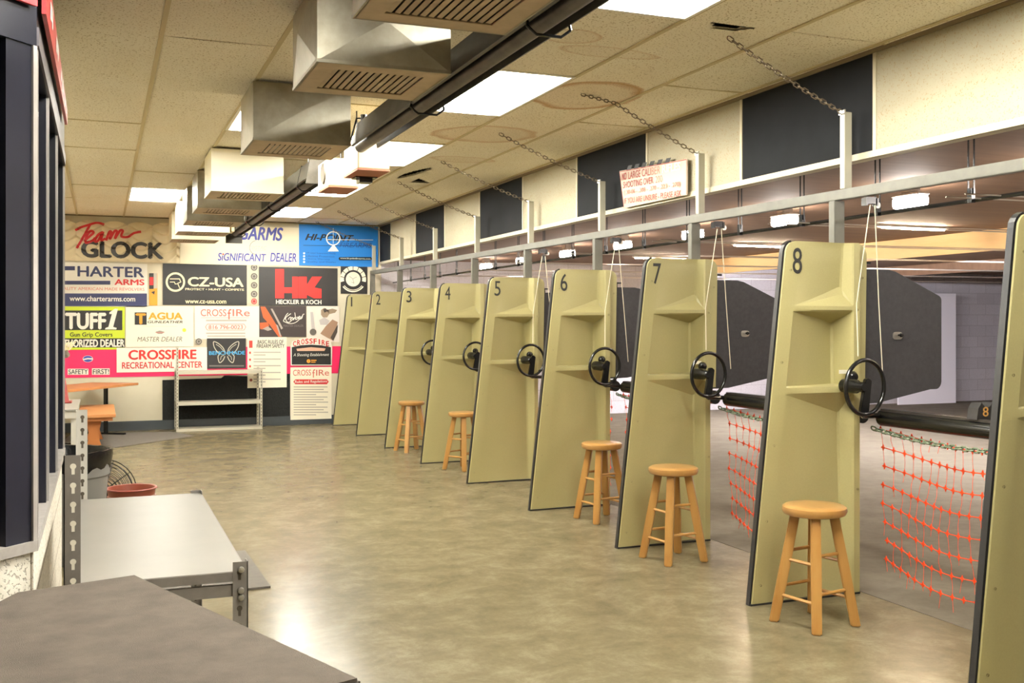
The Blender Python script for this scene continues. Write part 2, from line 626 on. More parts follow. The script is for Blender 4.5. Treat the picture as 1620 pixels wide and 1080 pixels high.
def broken(i, j, u, v):
    """where a piece of a tile is missing: u across, v along the tile"""
    if (i, j) == (4, 3):
        if 0 < v < 0.65 and abs(u - (0.50 - 0.33 * v ** 0.7)) < 0.03 + 0.07 * math.sin(PI * v / 0.65):
            return True
        return 0.60 < v < 0.84 and 0.60 < u < 0.60 + (v - 0.60) * 1.5
    if (i, j) == (4, -1):
        return 0.22 < u < 0.72 and v < 0.085 * math.sin(PI * (u - 0.22) / 0.5)
    return False


tiles = MB()
for i in range(-4, 7):
    for j in range(-7, 8):
        if (i, j) in light_cells:
            continue
        xa, xb = TX0 + i * TXP, TX0 + (i + 1) * TXP
        ya, yb = TY0 + j * TYP + 0.003, TY0 + (j + 1) * TYP - 0.003
        xb = min(xb, HEAD_X)
        yb = min(yb, WALL_Y)
        if ya >= yb or xa >= xb:
            continue
        s0, s1 = SAG.get((i, j), (random.uniform(-0.010, 0.006), random.uniform(0, 0.006)))
        k0, k1 = random.uniform(0.35, 0.65), random.uniform(0.35, 0.65)
        if (i, j) == (0, 1):
            k0 = 0.72
        N = 40 if (i, j) in ((4, 3), (4, -1)) else 8
        vsl = []
        for zz in (0.0, 0.014):
            for b in range(N + 1):
                for a in range(N + 1):
                    u, v = a / N, b / N
                    hump0 = (u / k0 if u < k0 else (1 - u) / (1 - k0)) ** 1.0
                    hump1 = (u / k1 if u < k1 else (1 - u) / (1 - k1)) ** 1.0
                    hump0, hump1 = math.sin(hump0 * PI / 2), math.sin(hump1 * PI / 2)
                    z = CEIL + 0.004 - (s0 * hump0 * (1 - v) ** 2 + s1 * hump1 * v ** 2) - 0.003 * math.sin(PI * u) * math.sin(PI * v)
                    vsl.append((xa + (xb - xa) * u, ya + (yb - ya) * v, z + zz))
        fs = []
        q = (N + 1) * (N + 1)
        hole = {(a, b) for a in range(N) for b in range(N) if broken(i, j, (a + 0.5) / N, (b + 0.5) / N)}
        for b in range(N):
            for a in range(N):
                if (a, b) in hole:
                    continue
                p = b * (N + 1) + a
                fs.append((p, p + N + 1, p + N + 2, p + 1))
                fs.append((q + p, q + p + 1, q + p + N + 2, q + p + N + 1))
        for a in range(N):
            if (a, 0) in hole:
                continue
            fs.append((a, a + 1, q + a + 1, q + a))
            p = N * (N + 1) + a
            fs.append((p + 1, p, q + p, q + p + 1))
        tiles.add(vsl, fs)
ceil_o = struct(tiles, 'ceiling', tile_m, smooth=True)
bars = MB()
for i in range(-4, 8):
    x = TX0 + i * TXP
    if x < HEAD_X - 0.02:
        bars.box(x - 0.012, x + 0.012, -3.0, WALL_Y, CEIL - 0.004, CEIL + 0.002)
for j in range(-6, 8):
    y = TY0 + j * TYP
    for i in range(-4, 7):
        if random.random() < 0.3 and (i, j) not in SAG and (i, j - 1) not in SAG:
            bars.box(TX0 + i * TXP + 0.012, min(TX0 + (i + 1) * TXP - 0.012, HEAD_X), y - 0.009, y + 0.009, CEIL - 0.003, CEIL + 0.002)
struct(bars, 'trim_2', tbar_m)
struct(MB().box(-2.0, HEAD_X, WALL_Y - 0.03, WALL_Y, CEIL - 0.012, CEIL + 0.002)
       .box(HEAD_X - 0.012, HEAD_X, -3.0, WALL_Y, CEIL - 0.02, CEIL + 0.002), 'trim_3', mat('wall_angle_brown', srgb(120, 104, 80), 0.6))

# ------------------------------------------------ header over the firing line
HB = 2.305
hd = struct(MB().box(HEAD_X + 0.012, HEAD_X + 0.12, -3.0, WALL_Y, HB, 3.2), 'wall_header', cream_m)
edges_y = [4.36 + 1.222 * k for k in range(-6, 9)] + [WALL_Y]
pan_trim = MB()
for k in range(len(edges_y) - 1):
    a, b = edges_y[k], edges_y[k + 1]
    m = acblack_m if (k - 6) % 2 == 0 else accream_m
    MB().box(HEAD_X, HEAD_X + 0.014, a + 0.008, b - 0.008, HB + 0.02, CEIL - 0.005).build('acoustic_panel', m, hd)
    pan_trim.box(HEAD_X - 0.006, HEAD_X + 0.014, a - 0.012, a + 0.012, HB + 0.02, CEIL - 0.01)
pan_trim.box(HEAD_X - 0.012, HEAD_X + 0.02, -3.0, WALL_Y, HB - 0.012, HB + 0.022)
struct(pan_trim, 'trim_4', trimcream_m)

# ------------------------------------------------ glazed booth at the left
cornr = Vector((-0.17, 3.23, 0))
bend = Vector((-0.17, 5.62, 0))
ndir = Vector((-0.681, -0.733, 0))
SILL, WTOP, BTOP = 0.80, 2.20, 2.45


def booth_run(p0, p1, posts, tagname, idx):
    """one straight run of the booth; local x runs along the wall, -y is its outer face"""
    d = (p1 - p0)
    L = d.length
    ang = math.atan2(d.y, d.x)
    return L, ang


# side facing the lanes, local x towards the back wall, local -y outwards (+X of the room)
def booth_side(p0, p1, posts, first_window):
    d = p1 - p0
    L = d.length
    ang = math.atan2(d.y, d.x)
    kw = dict(loc=(p0.x, p0.y, 0), rotz=ang)
    struct(MB().box(0, L, 0.012, 0.20, 0, SILL - 0.03), 'wall_booth', knee_m, **kw)
    struct(MB().box(0, L, -0.004, 0.22, SILL - 0.03, SILL), 'sill_booth', sill_m, **kw)
    struct(MB().box(0, L, 0.0, 0.22, WTOP, BTOP), 'wall_booth_top', navy_m, **kw)
    for i in range(len(posts)):
        x, wd = posts[i]
        fin = struct(MB().box(x, x + wd, 0.006, 0.22, SILL, WTOP), 'trim_mullion', navy_m, **kw)
        MB().box(x + wd - 0.012, x + wd + 0.002, -0.002, 0.006, SILL, WTOP).build('edge_strip', alu_m, fin)
        x1 = posts[i + 1][0] if i + 1 < len(posts) else None
        if x1 is not None:
            win = struct(MB().box(x + wd, x1, 0.16, 0.168, SILL + 0.04, WTOP - 0.04), 'window_%d' % (first_window + i), glass_m, **kw)
            f = MB()
            f.box(x + wd, x1, 0.14, 0.19, SILL, SILL + 0.05).box(x + wd, x1, 0.14, 0.19, WTOP - 0.05, WTOP)
            f.build('window_frame', blackmetal_m, win)
    return kw, L


kwA, LA = booth_side(cornr, bend, [(0.0, 0.05), (0.67, 0.05), (1.45, 0.05), (2.34, 0.05)], 1)
LBP = 2.4
nend = cornr + ndir * LBP
kwB, LB = booth_side(nend, cornr, [(0.0, 0.1), (0.95, 0.12), (LBP - 0.10, 0.10)], 5)
# the top strip of light steel under the red sign, and the red sign itself
struct(MB().box(0, LA, -0.006, 0.0, WTOP + 0.002, WTOP + 0.055), 'trim_5', mat('booth_grey_strip', srgb(120, 116, 122), 0.4, 0.3), **kwA)
# booth interior stays dark: black box stands for the shade behind the glass
struct(MB().box(-1.9, -0.5, 4.2, 5.6, 0.02, 2.42).box(-1.9, -0.62, 3.3, 4.2, 0.02, 2.42), 'booth_dark_box', black_m)
struct(MB().box(0.1, 1.05, 0.012, 0.2, 0, 2.45), 'wall_booth_return', navy_m, loc=(bend.x, bend.y, 0), rotz=PI / 2 + PI / 2)


def red_sign(kw, x0, x1, label, marks, tilt=0.0):
    t = thing('red_sign', (kw['loc'][0], kw['loc'][1], 0), label, 'sign', rotz=kw['rotz'])
    mb = MB()
    mb.prism([(x0, WTOP + 0.10), (x1, WTOP + 0.145), (x1, BTOP - 0.04), (x0, BTOP + 0.02)] if tilt else
             [(x0, WTOP + 0.105), (x1, WTOP + 0.105), (x1, BTOP + 0.02), (x0, BTOP + 0.02)], -0.024, -0.012, XZ)
    mb.build('sign_face', red_m, t)
    for (a, b, z0, z1) in marks:
        lt = MB()
        lt.flat([(a, z0), (b, z0 + 0.01), (b + 0.01, z1), (a + 0.02, z1)], -0.0255)
        lt.build('white_mark', white_m, t)  # irregular white shapes, flat on the red face
    return t


red_sign(kwA, 0.02, LA - 0.35, 'long red sign with white marks above the booth side window', [
    (0.25, 0.33, 2.35, 2.41), (0.36, 0.43, 2.35, 2.43), (0.7, 0.8, 2.36, 2.42), (0.83, 0.9, 2.36, 2.43), (1.15, 1.25, 2.36, 2.41), (1.3, 1.4, 2.35, 2.41),
    (1.62, 1.75, 2.36, 2.40), (1.82, 1.9, 2.36, 2.40)], 1)
red_sign(kwB, 0.3, LB - 0.02, 'red sign over the angled booth front beside the dark frame', [(0.9, 1.1, 2.35, 2.43), (1.3, 1.5, 2.35, 2.43)])

# ------------------------------------------------ range: baffle and wires
tag(MB().box(8.2, 8.24, -2.9, WALL_Y - 0.02, 2.147, 2.356).build('plywood_baffle', plywood_m),
    'long orange plywood baffle hanging across the range ceiling', 'baffle')
struct(MB().box(12.0, 12.05, -2.9, WALL_Y - 0.01, 2.2, 2.37), 'trim_7', rceil_m)
wb = MB().box(13.1, 14.42, WALL_Y - 0.26, WALL_Y - 0.235, 0.0, 1.98).build('white_board', mat('white_board_paint', srgb(240, 234, 240), 0.6))
tag(wb, 'tall white board standing against the block wall far down the range', 'board')

# ================================================================== LIGHTS OF THE ROOM


def ceiling_light(i, j, label):
    x0, y0 = TX0 + i * TXP, TY0 + j * TYP
    t = thing('ceiling_light', (x0, y0, CEIL), label, 'ceiling light', 'fluorescent ceiling lights over the lobby')
    W, L = TXP, TYP
    f = MB()
    e = 0.022
    f.box(0, W, 0, e, -0.006, 0.006).box(0, W, L - e, L, -0.006, 0.006).box(0, e, e, L - e, -0.006, 0.006).box(W - e, W, e, L - e, -0.006, 0.006)
    f.build('frame', troffer_m, t)
    p = MB()
    h = 0.075
    c = [(e, e, 0), (W - e, e, 0), (W - e, L - e, 0), (e, L - e, 0)]
    d = [(e + 0.07, e + 0.06, h), (W - e - 0.07, e + 0.06, h), (W - e - 0.07, L - e - 0.06, h), (e + 0.07, L - e - 0.06, h)]
    p.add(c + d, [(0, 1, 5, 4), (1, 2, 6, 5), (2, 3, 7, 6), (3, 0, 4, 7), (4, 5, 6, 7)])
    p.build('reflector_pan', troffer_m, t)
    for k in range(3):
        xx = W * (0.27 + 0.23 * k)
        MB().tube([(xx, 0.06, 0.022), (xx, L - 0.06, 0.022)], 0.019, 10).build('fluorescent_tube', tube_m, t, smooth=True)
    return t


RL = {-5: 'fluorescent ceiling light behind the viewer near the entrance', -3: 'fluorescent ceiling light overhead just short of the first duct box',
      -2: 'bright ceiling light at the top edge of the picture beside the heater', 0: 'bright open ceiling light with bare tubes beside the brown ring stain',
      2: 'bright ceiling light beside the cream heater burner box', 4: 'ceiling light under the small cream burner past the heater end',
      6: 'ceiling light above the blue banner nearest the back wall'}
LL = {-3: 'ceiling light overhead above the white shelf table', 1: 'ceiling light half hidden behind the third metal duct box',
      5: 'ceiling light over the cream cloth banner on the booth side'}
for r in RIGHT_LIGHTS:
    ceiling_light(3, r, RL[r])
BLAB = {1: 'added unseen ceiling light of the recess just behind the booth', 3: 'added unseen ceiling light midway along the recess behind the booth'}
for r in ADDED_LIGHTS:
    ceiling_light(-3, r, BLAB[r])
for r in LEFT_LIGHTS:
    ceiling_light(LEFT_LIGHTS[r], r, LL[r])

ORD = ['first', 'second', 'third', 'fourth', 'fifth', 'sixth', 'seventh', 'eighth', 'ninth', 'tenth']
NUM = ['zero', 'one', 'two', 'three', 'four', 'five', 'six', 'seven', 'eight', 'nine']


def range_lamp(x, y, label, glow=None):
    t = thing('range_lamp', (x, y, 2.36), label, 'lamp', 'round ended lamps under the range ceiling')
    b = MB()
    b.box(-0.05, 0.05, -0.05, 0.05, -0.06, 0.0).box(-0.055, 0.055, -0.13, 0.13, -0.085, -0.06)
    b.build('base', mat('lamp_base_grey', srgb(170, 164, 160), 0.5), t, bevel=0.01)
    g = MB()
    rings = []
    n = 20
    for (s, z) in ((0.9, -0.085), (1.0, -0.10), (1.0, -0.13), (0.9, -0.148), (0.6, -0.155)):
        ring = []
        for k in range(n):
            a = PI * (k if k < n / 2 else k - 1) / (n / 2 - 1)
            ring.append((0.06 * s * math.cos(a), (0.08 if k < n / 2 else -0.08) + 0.06 * s * math.sin(a), z))
        rings.append(ring)
    vsl = [p for r in rings for p in r]
    fs = []
    for i in range(len(rings) - 1):
        for k in range(n):
            k2 = (k + 1) % n
            fs.append((i * n + k, i * n + k2, (i + 1) * n + k2, (i + 1) * n + k))
    fs.append(tuple(range(n)))
    fs.append(tuple((len(rings) - 1) * n + k for k in range(n)))
    g.add(vsl, fs)
    g.build('diffuser', glow or lampglow_m, t, smooth=True)
    return t


for k in range(9):
    range_lamp(8.315, 2.06 + 1.39 * k, 'added unseen lamp behind the plywood baffle, ' + ORD[k] + ' of its row from the entrance end', added_lamp_m)  # hidden row added to brighten the far range wall and board
for k in range(9):
    range_lamp(5.1, 2.76 + 1.39 * k, 'glowing lamp under the range ceiling, ' + ORD[k] + ' of the row from the entrance end')

# ================================================================== FIRING LINE
BX = 3.40     # local origin of a partition (x); all partition meshes are relative to it
PH = 1.84


def left_edge(z):
    x = 3.03 + 0.21 * z / PH
    r = 0.055
    if z > PH - r:
        x += r - math.sqrt(max(0, r * r - (z - (PH - r)) ** 2))
    return x - BX


def build_partition():
    t = thing('lane_partition', (BX, 0, 0), 'partition', 'lane partition', 'numbered lane partitions along the firing line')
    # front shell: height field with two bridging shelves and a side column
    prof = [(0.0, 0.03), (0.05, 0.045), (0.5, 0.06), (0.88, 0.075), (0.95, 0.07), (1.045, 0.012), (1.06, 0.0), (1.083, 0.0), (1.09, 0.004), (1.098, 0.12), (1.2, 0.125), (1.40, 0.125),
            (1.425, 0.12), (1.478, 0.012), (1.488, 0.0), (1.508, 0.0), (1.518, 0.006), (1.57, 0.04), (1.61, 0.052), (1.72, 0.044), (1.785, 0.036), (1.80, 0.038), (1.815, 0.036), (1.828, 0.034), (PH, 0.03)]
    mb = MB()
    cols = 12
    vsl = []
    for (z, D) in prof:
        xe = left_edge(z)
        xl = 3.03 + 0.21 * z / PH - BX + 0.085
        xc, xw, xr = 3.615 - BX, 3.668 - BX, 3.705 - BX
        xs = [(xe, 0.004), (xe + 0.006, 0.0), (xl, 0.0), (xl + 0.02, 0.08), (xl + (xc - xl) * 0.33, 0.33), (xl + (xc - xl) * 0.66, 0.66), (xc - 0.02, 0.96), (xc, 1.0), (xc + 0.012, 0.92), (xw - 0.01, 0.12), (xw, 0.0), (xr, 0.0), (xr + 0.006, 0.3)]
        for k_, (x, f) in enumerate(xs):
            g = max(0.06, f) if xl - 1e-6 < x < xw else (0.06 if x <= xl else 1.0)
            zz = z
            if 1.39 < z < 1.48:
                zz = 1.482 - (1.482 - z) * g
            elif 1.51 < z < 1.62:
                zz = 1.509 + (z - 1.509) * g
            elif 0.87 < z < 1.05:
                zz = 1.059 - (1.059 - z) * g
            if x <= xl + 0.03:
                x += left_edge(min(zz, PH - 0.06)) - left_edge(min(z, PH - 0.06))
            vsl.append((x, D * f if k_ > 2 else (0.004 if k_ == 0 else 0.0), zz))
    nc = len(xs)
    fs = []
    for i in range(len(prof) - 1):
        for k in range(nc - 1):
            a = i * nc + k
            fs.append((a, a + 1, a + nc + 1, a + nc))
    # back shell, a plain wedge that follows the hollow
    o = len(vsl)
    zs = [0.0, 0.4, 0.9, 1.4, 1.785, 1.80, 1.815, 1.828, PH]
    for z in zs:
        xe = left_edge(z)
        for (x, y) in ((xe, 0.046), (3.615 - BX, 0.15), (3.70 - BX, 0.15), (3.711 - BX, 0.07)):
            vsl.append((x, y, z))
    for i in range(len(zs) - 1):
        for k in range(3):
            a = o + i * 4 + k
            fs.append((a, a + 4, a + 5, a + 1))
    mb.add(vsl, fs)
    # close the rims with separate strips
    cap = MB()
    for z, pr_ in ((0.0, 0), (PH, -1)):
        xe = left_edge(z)
        row = [(vsl[(0 if pr_ == 0 else len(prof) - 1) * nc + k]) for k in range(nc)]
        back = [(3.711 - BX, 0.07, z), (3.70 - BX, 0.15, z), (3.615 - BX, 0.15, z), (xe, 0.046, z)]
        mb.add(row + back, [tuple(range(len(row) + 4))])
    mb.build('panel', beige_m, t, smooth=True, sharp=0.28)
    # black edging between the shells: along the bottom, up the leaning edge, over the top
    path = [(3.68 - BX, 0.003), (left_edge(0) - 0.003, 0.003)]
    for z in (0.4, 0.9, 1.4, 1.78, 1.80, 1.815, 1.828, 1.838):
        path.append((left_edge(z) - 0.003, z))
    tr = MB()
    n = len(path)
    vsl = []
    for i, (x, z) in enumerate(path):
        a, b = Vector(path[max(0, i - 1)]), Vector(path[min(n - 1, i + 1)])
        d = (b - a).normalized()
        nn = Vector((d.y, -d.x))
        for (s, y) in ((-0.006, 0.008), (0.006, 0.008), (0.006, 0.038), (-0.006, 0.038)):
            vsl.append((x + nn.x * s, y, z + nn.y * s + (0.002 if z < 0.01 else 0)))
    fs = []
    for i in range(n - 1):
        for k in range(4):
            k2 = (k + 1) % 4
            fs.append((i * 4 + k, i * 4 + k2, (i + 1) * 4 + k2, (i + 1) * 4 + k))
    tr.add(vsl, fs)
    tr.box(left_edge(0) - 0.004, 3.705 - BX, -0.003, 0.036, 0.001, 0.010)
    tr.build('edge_trim', rubber_m, t)
    # flat flange on the range side
    fg = MB()
    pts = [(3.69, 1.0), (3.772, 1.0), (3.785, PH - 0.055)]
    for k in range(7):
        a = PI / 2 * k / 6
        pts.append((3.725 + 0.06 * math.cos(a), PH - 0.06 + 0.06 * math.sin(a)))
    pts.append((3.69, PH))
    fg.prism([(x - BX, z) for x, z in pts], 0.04, 0.075, XZ)
    fg.build('flange', beige_m, t)
    # bolts in the margin
    for z in (0.10, 0.42, 0.80, 1.22, 1.69):
        b = MB()
        b.lathe([(0.0, -0.004), (0.005, -0.003), (0.006, 0.002)], 8, Matrix.Translation((left_edge(z) + 0.045, 0, z)) @ Matrix.Rotation(-PI / 2, 4, 'X') @ Matrix.Scale(-1, 4, (0, 0, 1)))
        b.build('bolt', bolt_m, t, smooth=True)
    for z in (0.55, 1.49, 1.66):
        b = MB()
        b.lathe([(0.0, -0.004), (0.005, -0.003), (0.006, 0.002)], 8, Matrix.Translation((3.755 - BX if z > 1.5 else 3.69 - BX, 0.039 if z > 1.5 else -0.001, z)) @ Matrix.Rotation(-PI / 2, 4, 'X') @ Matrix.Scale(-1, 4, (0, 0, 1)))
        b.build('bolt', bolt_m, t, smooth=True)
    # black shield board carried downrange on the flange
    sh = MB()
    r = 0.03
    pl = [(3.75, 0.985), (3.90, 0.99), (4.26, 1.055)]
    for k in range(5):
        a = -PI / 2 + 0.18 + (PI / 2 - 0.18) * k / 4
        pl.append((4.30 + 0.04 * math.cos(a), 1.10 + 0.045 * math.sin(a)))
    for k in range(5):
        a = (PI / 2 - 0.4) * k / 4
        pl.append((4.31 + 0.03 * math.cos(a), 1.545 + 0.03 * math.sin(a)))
    pl += [(4.02, 1.70), (3.97, 1.71), (3.75, 1.71)]
    sh.prism([(x - BX, z) for x, z in pl], 0.085, 0.105, XZ)
    so = sh.build('shield', shield_m, t)
    lp = MB()
    lp.prism([(4.03 - BX + 0.032 * math.copysign(abs(math.cos(a)) ** 0.6, math.cos(a)), 1.352 + 0.021 * math.copysign(abs(math.sin(a)) ** 0.6, math.sin(a))) for a in [2 * PI * k / 20 for k in range(20)]], 0.080, 0.086, XZ)
    lo = lp.build('latch_plate', steel_m, so)
    kb = MB()
    kb.lathe([(0.0, 0.03), (0.009, 0.028), (0.011, 0.018), (0.006, 0.01), (0.006, 0)], 12, Matrix.Translation((4.035 - BX, 0.08, 1.355)) @ Matrix.Rotation(PI / 2, 4, 'X'))
    kb.build('latch_knob', blackmetal_m, so, smooth=True)
    hk = MB()
    hk.box(3.80 - BX, 3.815 - BX, 0.088, 0.10, 1.71, 1.745).box(3.77 - BX, 3.85 - BX, 0.085, 0.103, 1.738, 1.75)
    hk.build('top_clamp', blackmetal_m, so)
    return t


proto = build_partition()
LABP = {1: 'one, farthest from the viewer beside the poster wall', 2: 'two, between partitions one and three', 3: 'three, with a wooden stool behind its edge',
        4: 'four, greenish and broad, ahead of three', 5: 'five, with wheel half hidden', 6: 'six, with a stool at its foot',
        7: 'seven, with a stool before it', 8: 'eight, yellowish with stool before it'}
partitions = {}
for n in range(9, 0, -1):
    o = proto if n == 9 else copy_tree(proto)
    o.location = (BX, lane_y(n), 0)
    partitions[n] = o
for n in range(1, 9):
    o = partitions[n]
    o['label'] = 'beige lane partition with black numeral ' + LABP[n]
    put_text(str(n), left_edge(1.7) + 0.055, left_edge(1.7) + (0.075 if n == 1 else 0.113), 1.672, 1.805, -0.0015, numeral_m, o, bold=0.004, name='numeral')
    if n in (7, 8):
        tp = MB().box(3.605 - BX, 3.665 - BX, -0.003, 0.0, 1.155, 1.175).build('tag_plate', mat('tag_plate_silver', srgb(226, 220, 200), 0.4), o)
        # the small plate sits on the column slope
        tp.location = (-0.01, 0.03, 0)
partitions[9]['label'] = 'beige lane partition cut by the picture edge, shown by its black rubber edging'


def post_x(n):
    return 3.71 - 0.007 * (lane_y(n) + 0.11 - 4.5)


RZ0, RZ1 = 2.083, 2.137           # rail at the post of partition eight
RTILT = 0.0055                    # it climbs a little towards the back wall
for n in range(9, 0, -1):
    y = lane_y(n) + 0.115
    t = thing('divider_post', (post_x(n), y, 0), 'aluminium post rising behind partition ' + NUM[n] + ' through the rail', 'post', 'posts of the firing line')
    dz = RTILT * (y - 4.5)
    lo = MB().box(-0.034, 0.034, 0.05, 0.10, 0.0, RZ0 + dz - 0.002)
    lo.build('lower_post', railalu_m, t, bevel=0.003)
    up = MB().box(-0.024, 0.024, -0.02, 0.02, RZ1 + dz + 0.002, 2.548)
    up.build('upper_post', post_m, t, bevel=0.002)
    MB().box(-0.028, -0.02, -0.024, 0.024, 2.535, 2.56).build('top_clip', steel_m, t)

rail = MB().box(-0.024, 0.024, 0, 17.1, -0.027, 0.027).build('aluminium_rail', railalu_m, None, loc=(3.71 + 0.007 * 6.9, -2.4, (RZ0 + RZ1) / 2 - RTILT * 6.9), bevel=0.003)
rail.rotation_euler = (RTILT, 0, 0.007)
tag(rail, 'long grey aluminium rail carried by the posts above the partitions', 'rail')

# conduit with clamps under the rail
t = thing('conduit', (3.97, 0, 2.03), 'dark conduit with clamps running along the range side of the rail', 'conduit')
MB().tube([(0.10, -2.4, 0.0), (0.0, WALL_Y - 0.05, 0.0)], 0.011, 8).build('pipe', blackmetal_m, t, smooth=True)
for k in range(22):
    y = 0.6 + 0.66 * k
    MB().box(-0.012, 0.012, y - 0.014, y + 0.014, -0.02, 0.05).box(-0.004, 0.004, y - 0.02, y - 0.016, 0.02, 0.325).box(-0.004, 0.004, y + 0.016, y + 0.02, 0.02, 0.325).build(
        'clamp', blackmetal_m, t)

# ceiling chains
for n in range(8, 0, -1):
    y = lane_y(n) + 0.115
    p1 = (post_x(n) - 0.02, y, 2.545)
    p0 = (2.80 if n < 8 else 2.93, y - 0.06, CEIL - 0.004)
    if n == 7:
        mid = (3.06, y - 0.02, 2.828)
        mb = chain_mb(p0, mid, 0.034, 0.0035)
        chain_mb(mid, p1, 0.042, 0.0032, sag=0.01, mb=mb)
    else:
        mb = chain_mb(p0, p1, 0.042, 0.0032, sag=0.015)
    tag(mb.build('support_chain', chain_m), 'thin steel chain from ceiling tile down to the post of partition ' + NUM[n], 'chain', 'chains holding the posts')


# hand wheels
def build_wheel():
    t = thing('hand_wheel', (0, 0, 1.095), 'wheel', 'hand wheel', 'black crank wheels of the lanes')
    R = 0.138
    th = math.radians(8)
    Mx = Matrix.Rotation(th, 4, 'Z')
    rim = [Mx @ Vector((R * math.cos(a), 0, R * math.sin(a))) for a in [2 * PI * k / 40 for k in range(40)]]
    MB().tube(rim, 0.011, 10, closed=True).build('rim', blackmetal_m, t, smooth=True)
    arm = MB()
    arm.prism([(-0.022, -0.14), (0.03, -0.14), (0.05, 0.03), (0.03, 0.045), (0.012, 0.04)], 0.005, 0.03, XZ)
    arm.build('arm', blackmetal_m, t, bevel=0.003)
    hub = MB()
    hub.lathe([(0.0, -0.03), (0.02, -0.03), (0.026, -0.02), (0.026, 0.02), (0.036, 0.035), (0.036, 0.13)], 16, Matrix.Translation((0.0, 0.03, 0.0)) @ Matrix.Rotation(-PI / 2, 4, 'X'))
    hub.build('hub', blackmetal_m, t, smooth=True)
    kn = MB()
    kn.lathe([(0, 0.03), (0.02, 0.026), (0.03, 0.012), (0.03, 0.0)], 14, Matrix.Translation((0.055, 0.165, 0.045)) @ Matrix.Rotation(PI / 2, 4, 'X'))
    kn.build('mount_plate', blackmetal_m, t, smooth=True)
    sh = MB()
    sh.tube([(0.0, 0.02, -0.138), (0.03, 0.05, -0.15), (0.16, 0.08, -0.155)], 0.014, 8)
    sh.build('shaft', blackmetal_m, t, smooth=True)
    return t


wh = build_wheel()
for n in (8, 7, 6, 5, 4, 3):
    o = wh if n == 8 else copy_tree(wh)
    o.location = (3.595 - 0.011 * (8 - n), lane_y(n) - 0.17, 1.095)
    o['label'] = 'black crank wheel mounted on the column of partition ' + NUM[n]


# counter tubes between partitions, with holder
def build_bar():
    t = thing('lane_counter_bar', (3.80, 0, 0.925), 'bar', 'counter bar', 'black bars closing the lanes')
    MB().tube([(0, 1.29, 0), (0, 0.0, 0)], 0.042, 20).build('tube', blackmetal_m, t, smooth=True)
    MB().box(-0.02, 0.02, 0.02, 1.28, 0.036, 0.048).build('top_strip', mat('bar_strip', srgb(60, 56, 54), 0.3, 0.4), t)
    MB().box(0.05, 0.06, 0.35, 0.95, 0.03, 0.042).build('lever', blackmetal_m, t)
    cl = MB()
    cl.prism([(-0.06, 0.045), (0.06, 0.045), (0.055, 0.10), (0.035, 0.125), (0.02, 0.105), (-0.005, 0.098), (-0.03, 0.125), (-0.05, 0.10)], -0.03, 0.03, Matrix.Translation((0.03, 0.66, 0)) @ XZ)
    ho = cl.build('target_holder', mat('holder_black', srgb(38, 36, 36), 0.5), t)
    return t, ho


bar, holder = build_bar()
put_text('8', 0.005, 0.04, 0.06, 0.105, 0.629, mat('gold_numeral', srgb(214, 160, 84), 0.4), holder, bold=0.01, name='numeral')
bars_ = {}
for n in (8, 7, 6, 5):
    o = bar if n == 8 else copy_tree(bar)
    o.location = (3.80, lane_y(n) - 1.35, 0.925)
    o['label'] = 'black tubular counter bar in front of the net beside partition ' + NUM[n]
    bars_[n] = o
    if n != 8:
        for ch in [k for k in bpy.data.objects if k.parent == o]:
            for g in [k for k in bpy.data.objects if k.parent == ch]:
                bpy.data.objects.remove(g)


# orange nets
def build_net(n):
    y1 = lane_y(n) - 0.045
    y0 = lane_y(n) - 1.20
    rnd = random.Random(100 + n)
    mb = MB()
    rows, colsn = 8, int((y1 - y0) / 0.058)
    P = {}
    for r in range(rows):
        for c in range(colsn):
            u = c / (colsn - 1)
            y = y1 + (y0 - y1) * u + rnd.uniform(-0.004, 0.004)
            top = 0.865 - 0.035 * math.sin(PI * min(1, u * 1.2)) - 0.02 * u
            z = top - 0.098 * r - 0.025 * math.sin(PI * u) * (r / 7)
            x = 3.80 + 0.035 * math.sin(u * 7.0 + r * 0.3) + 0.012 * math.sin(r * 1.2)
            P[r, c] = Vector((x, y, z))
    for r in range(rows):
        mb.tube([P[r, c] for c in range(colsn)], 0.0026, 5)
        for c in range(colsn):
            p = P[r, c]
            s = 0.017
            pts = []
            for k in range(8):
                a = 2 * PI * k / 8
                q = s if k % 2 == 0 else s * 0.42
                pts.append((q * math.cos(a), q * math.sin(a)))
            mb.prism(pts, -0.0025, 0.0025, Matrix.Translation(p) @ YZ)
            if r < rows - 1 and rnd.random() < 0.82:
                q = P[r + 1, c]
                mid = (p + q) / 2 + Vector((rnd.uniform(-.006, .006), rnd.uniform(-.006, .006), 0))
                mb.tube([p, mid, q], 0.0013, 4)
            elif rnd.random() < 0.7:
                mb.tube([p, p + Vector((rnd.uniform(-.01, .01), rnd.uniform(-.01, .01), -rnd.uniform(.03, .08)))], 0.0012, 4)
    for c in range(0, colsn):
        if rnd.random() < 0.4:
            p = P[rows - 1, c]
            mb.tube([p, p + Vector((0.01, rnd.uniform(-.02, .02), -rnd.uniform(0.02, 0.05)))], 0.0014, 4)
    o = mb.build('safety_net', orange_m)
    tag(o, 'torn orange plastic safety net under the bar next to partition ' + NUM[n], 'net', 'orange nets closing the lanes')
    ch = chain_mb((3.728, y1 - 0.02, 0.875), (3.728, y0 + 0.09, 0.855), 0.042, 0.0046, sag=0.03)
    tag(ch.build('lane_chain', greenchain_m), 'green grey chain drooping under the bar by partition ' + NUM[n], 'chain', 'chains hung across the lanes')


for n in (8, 7, 6, 5):
    build_net(n)

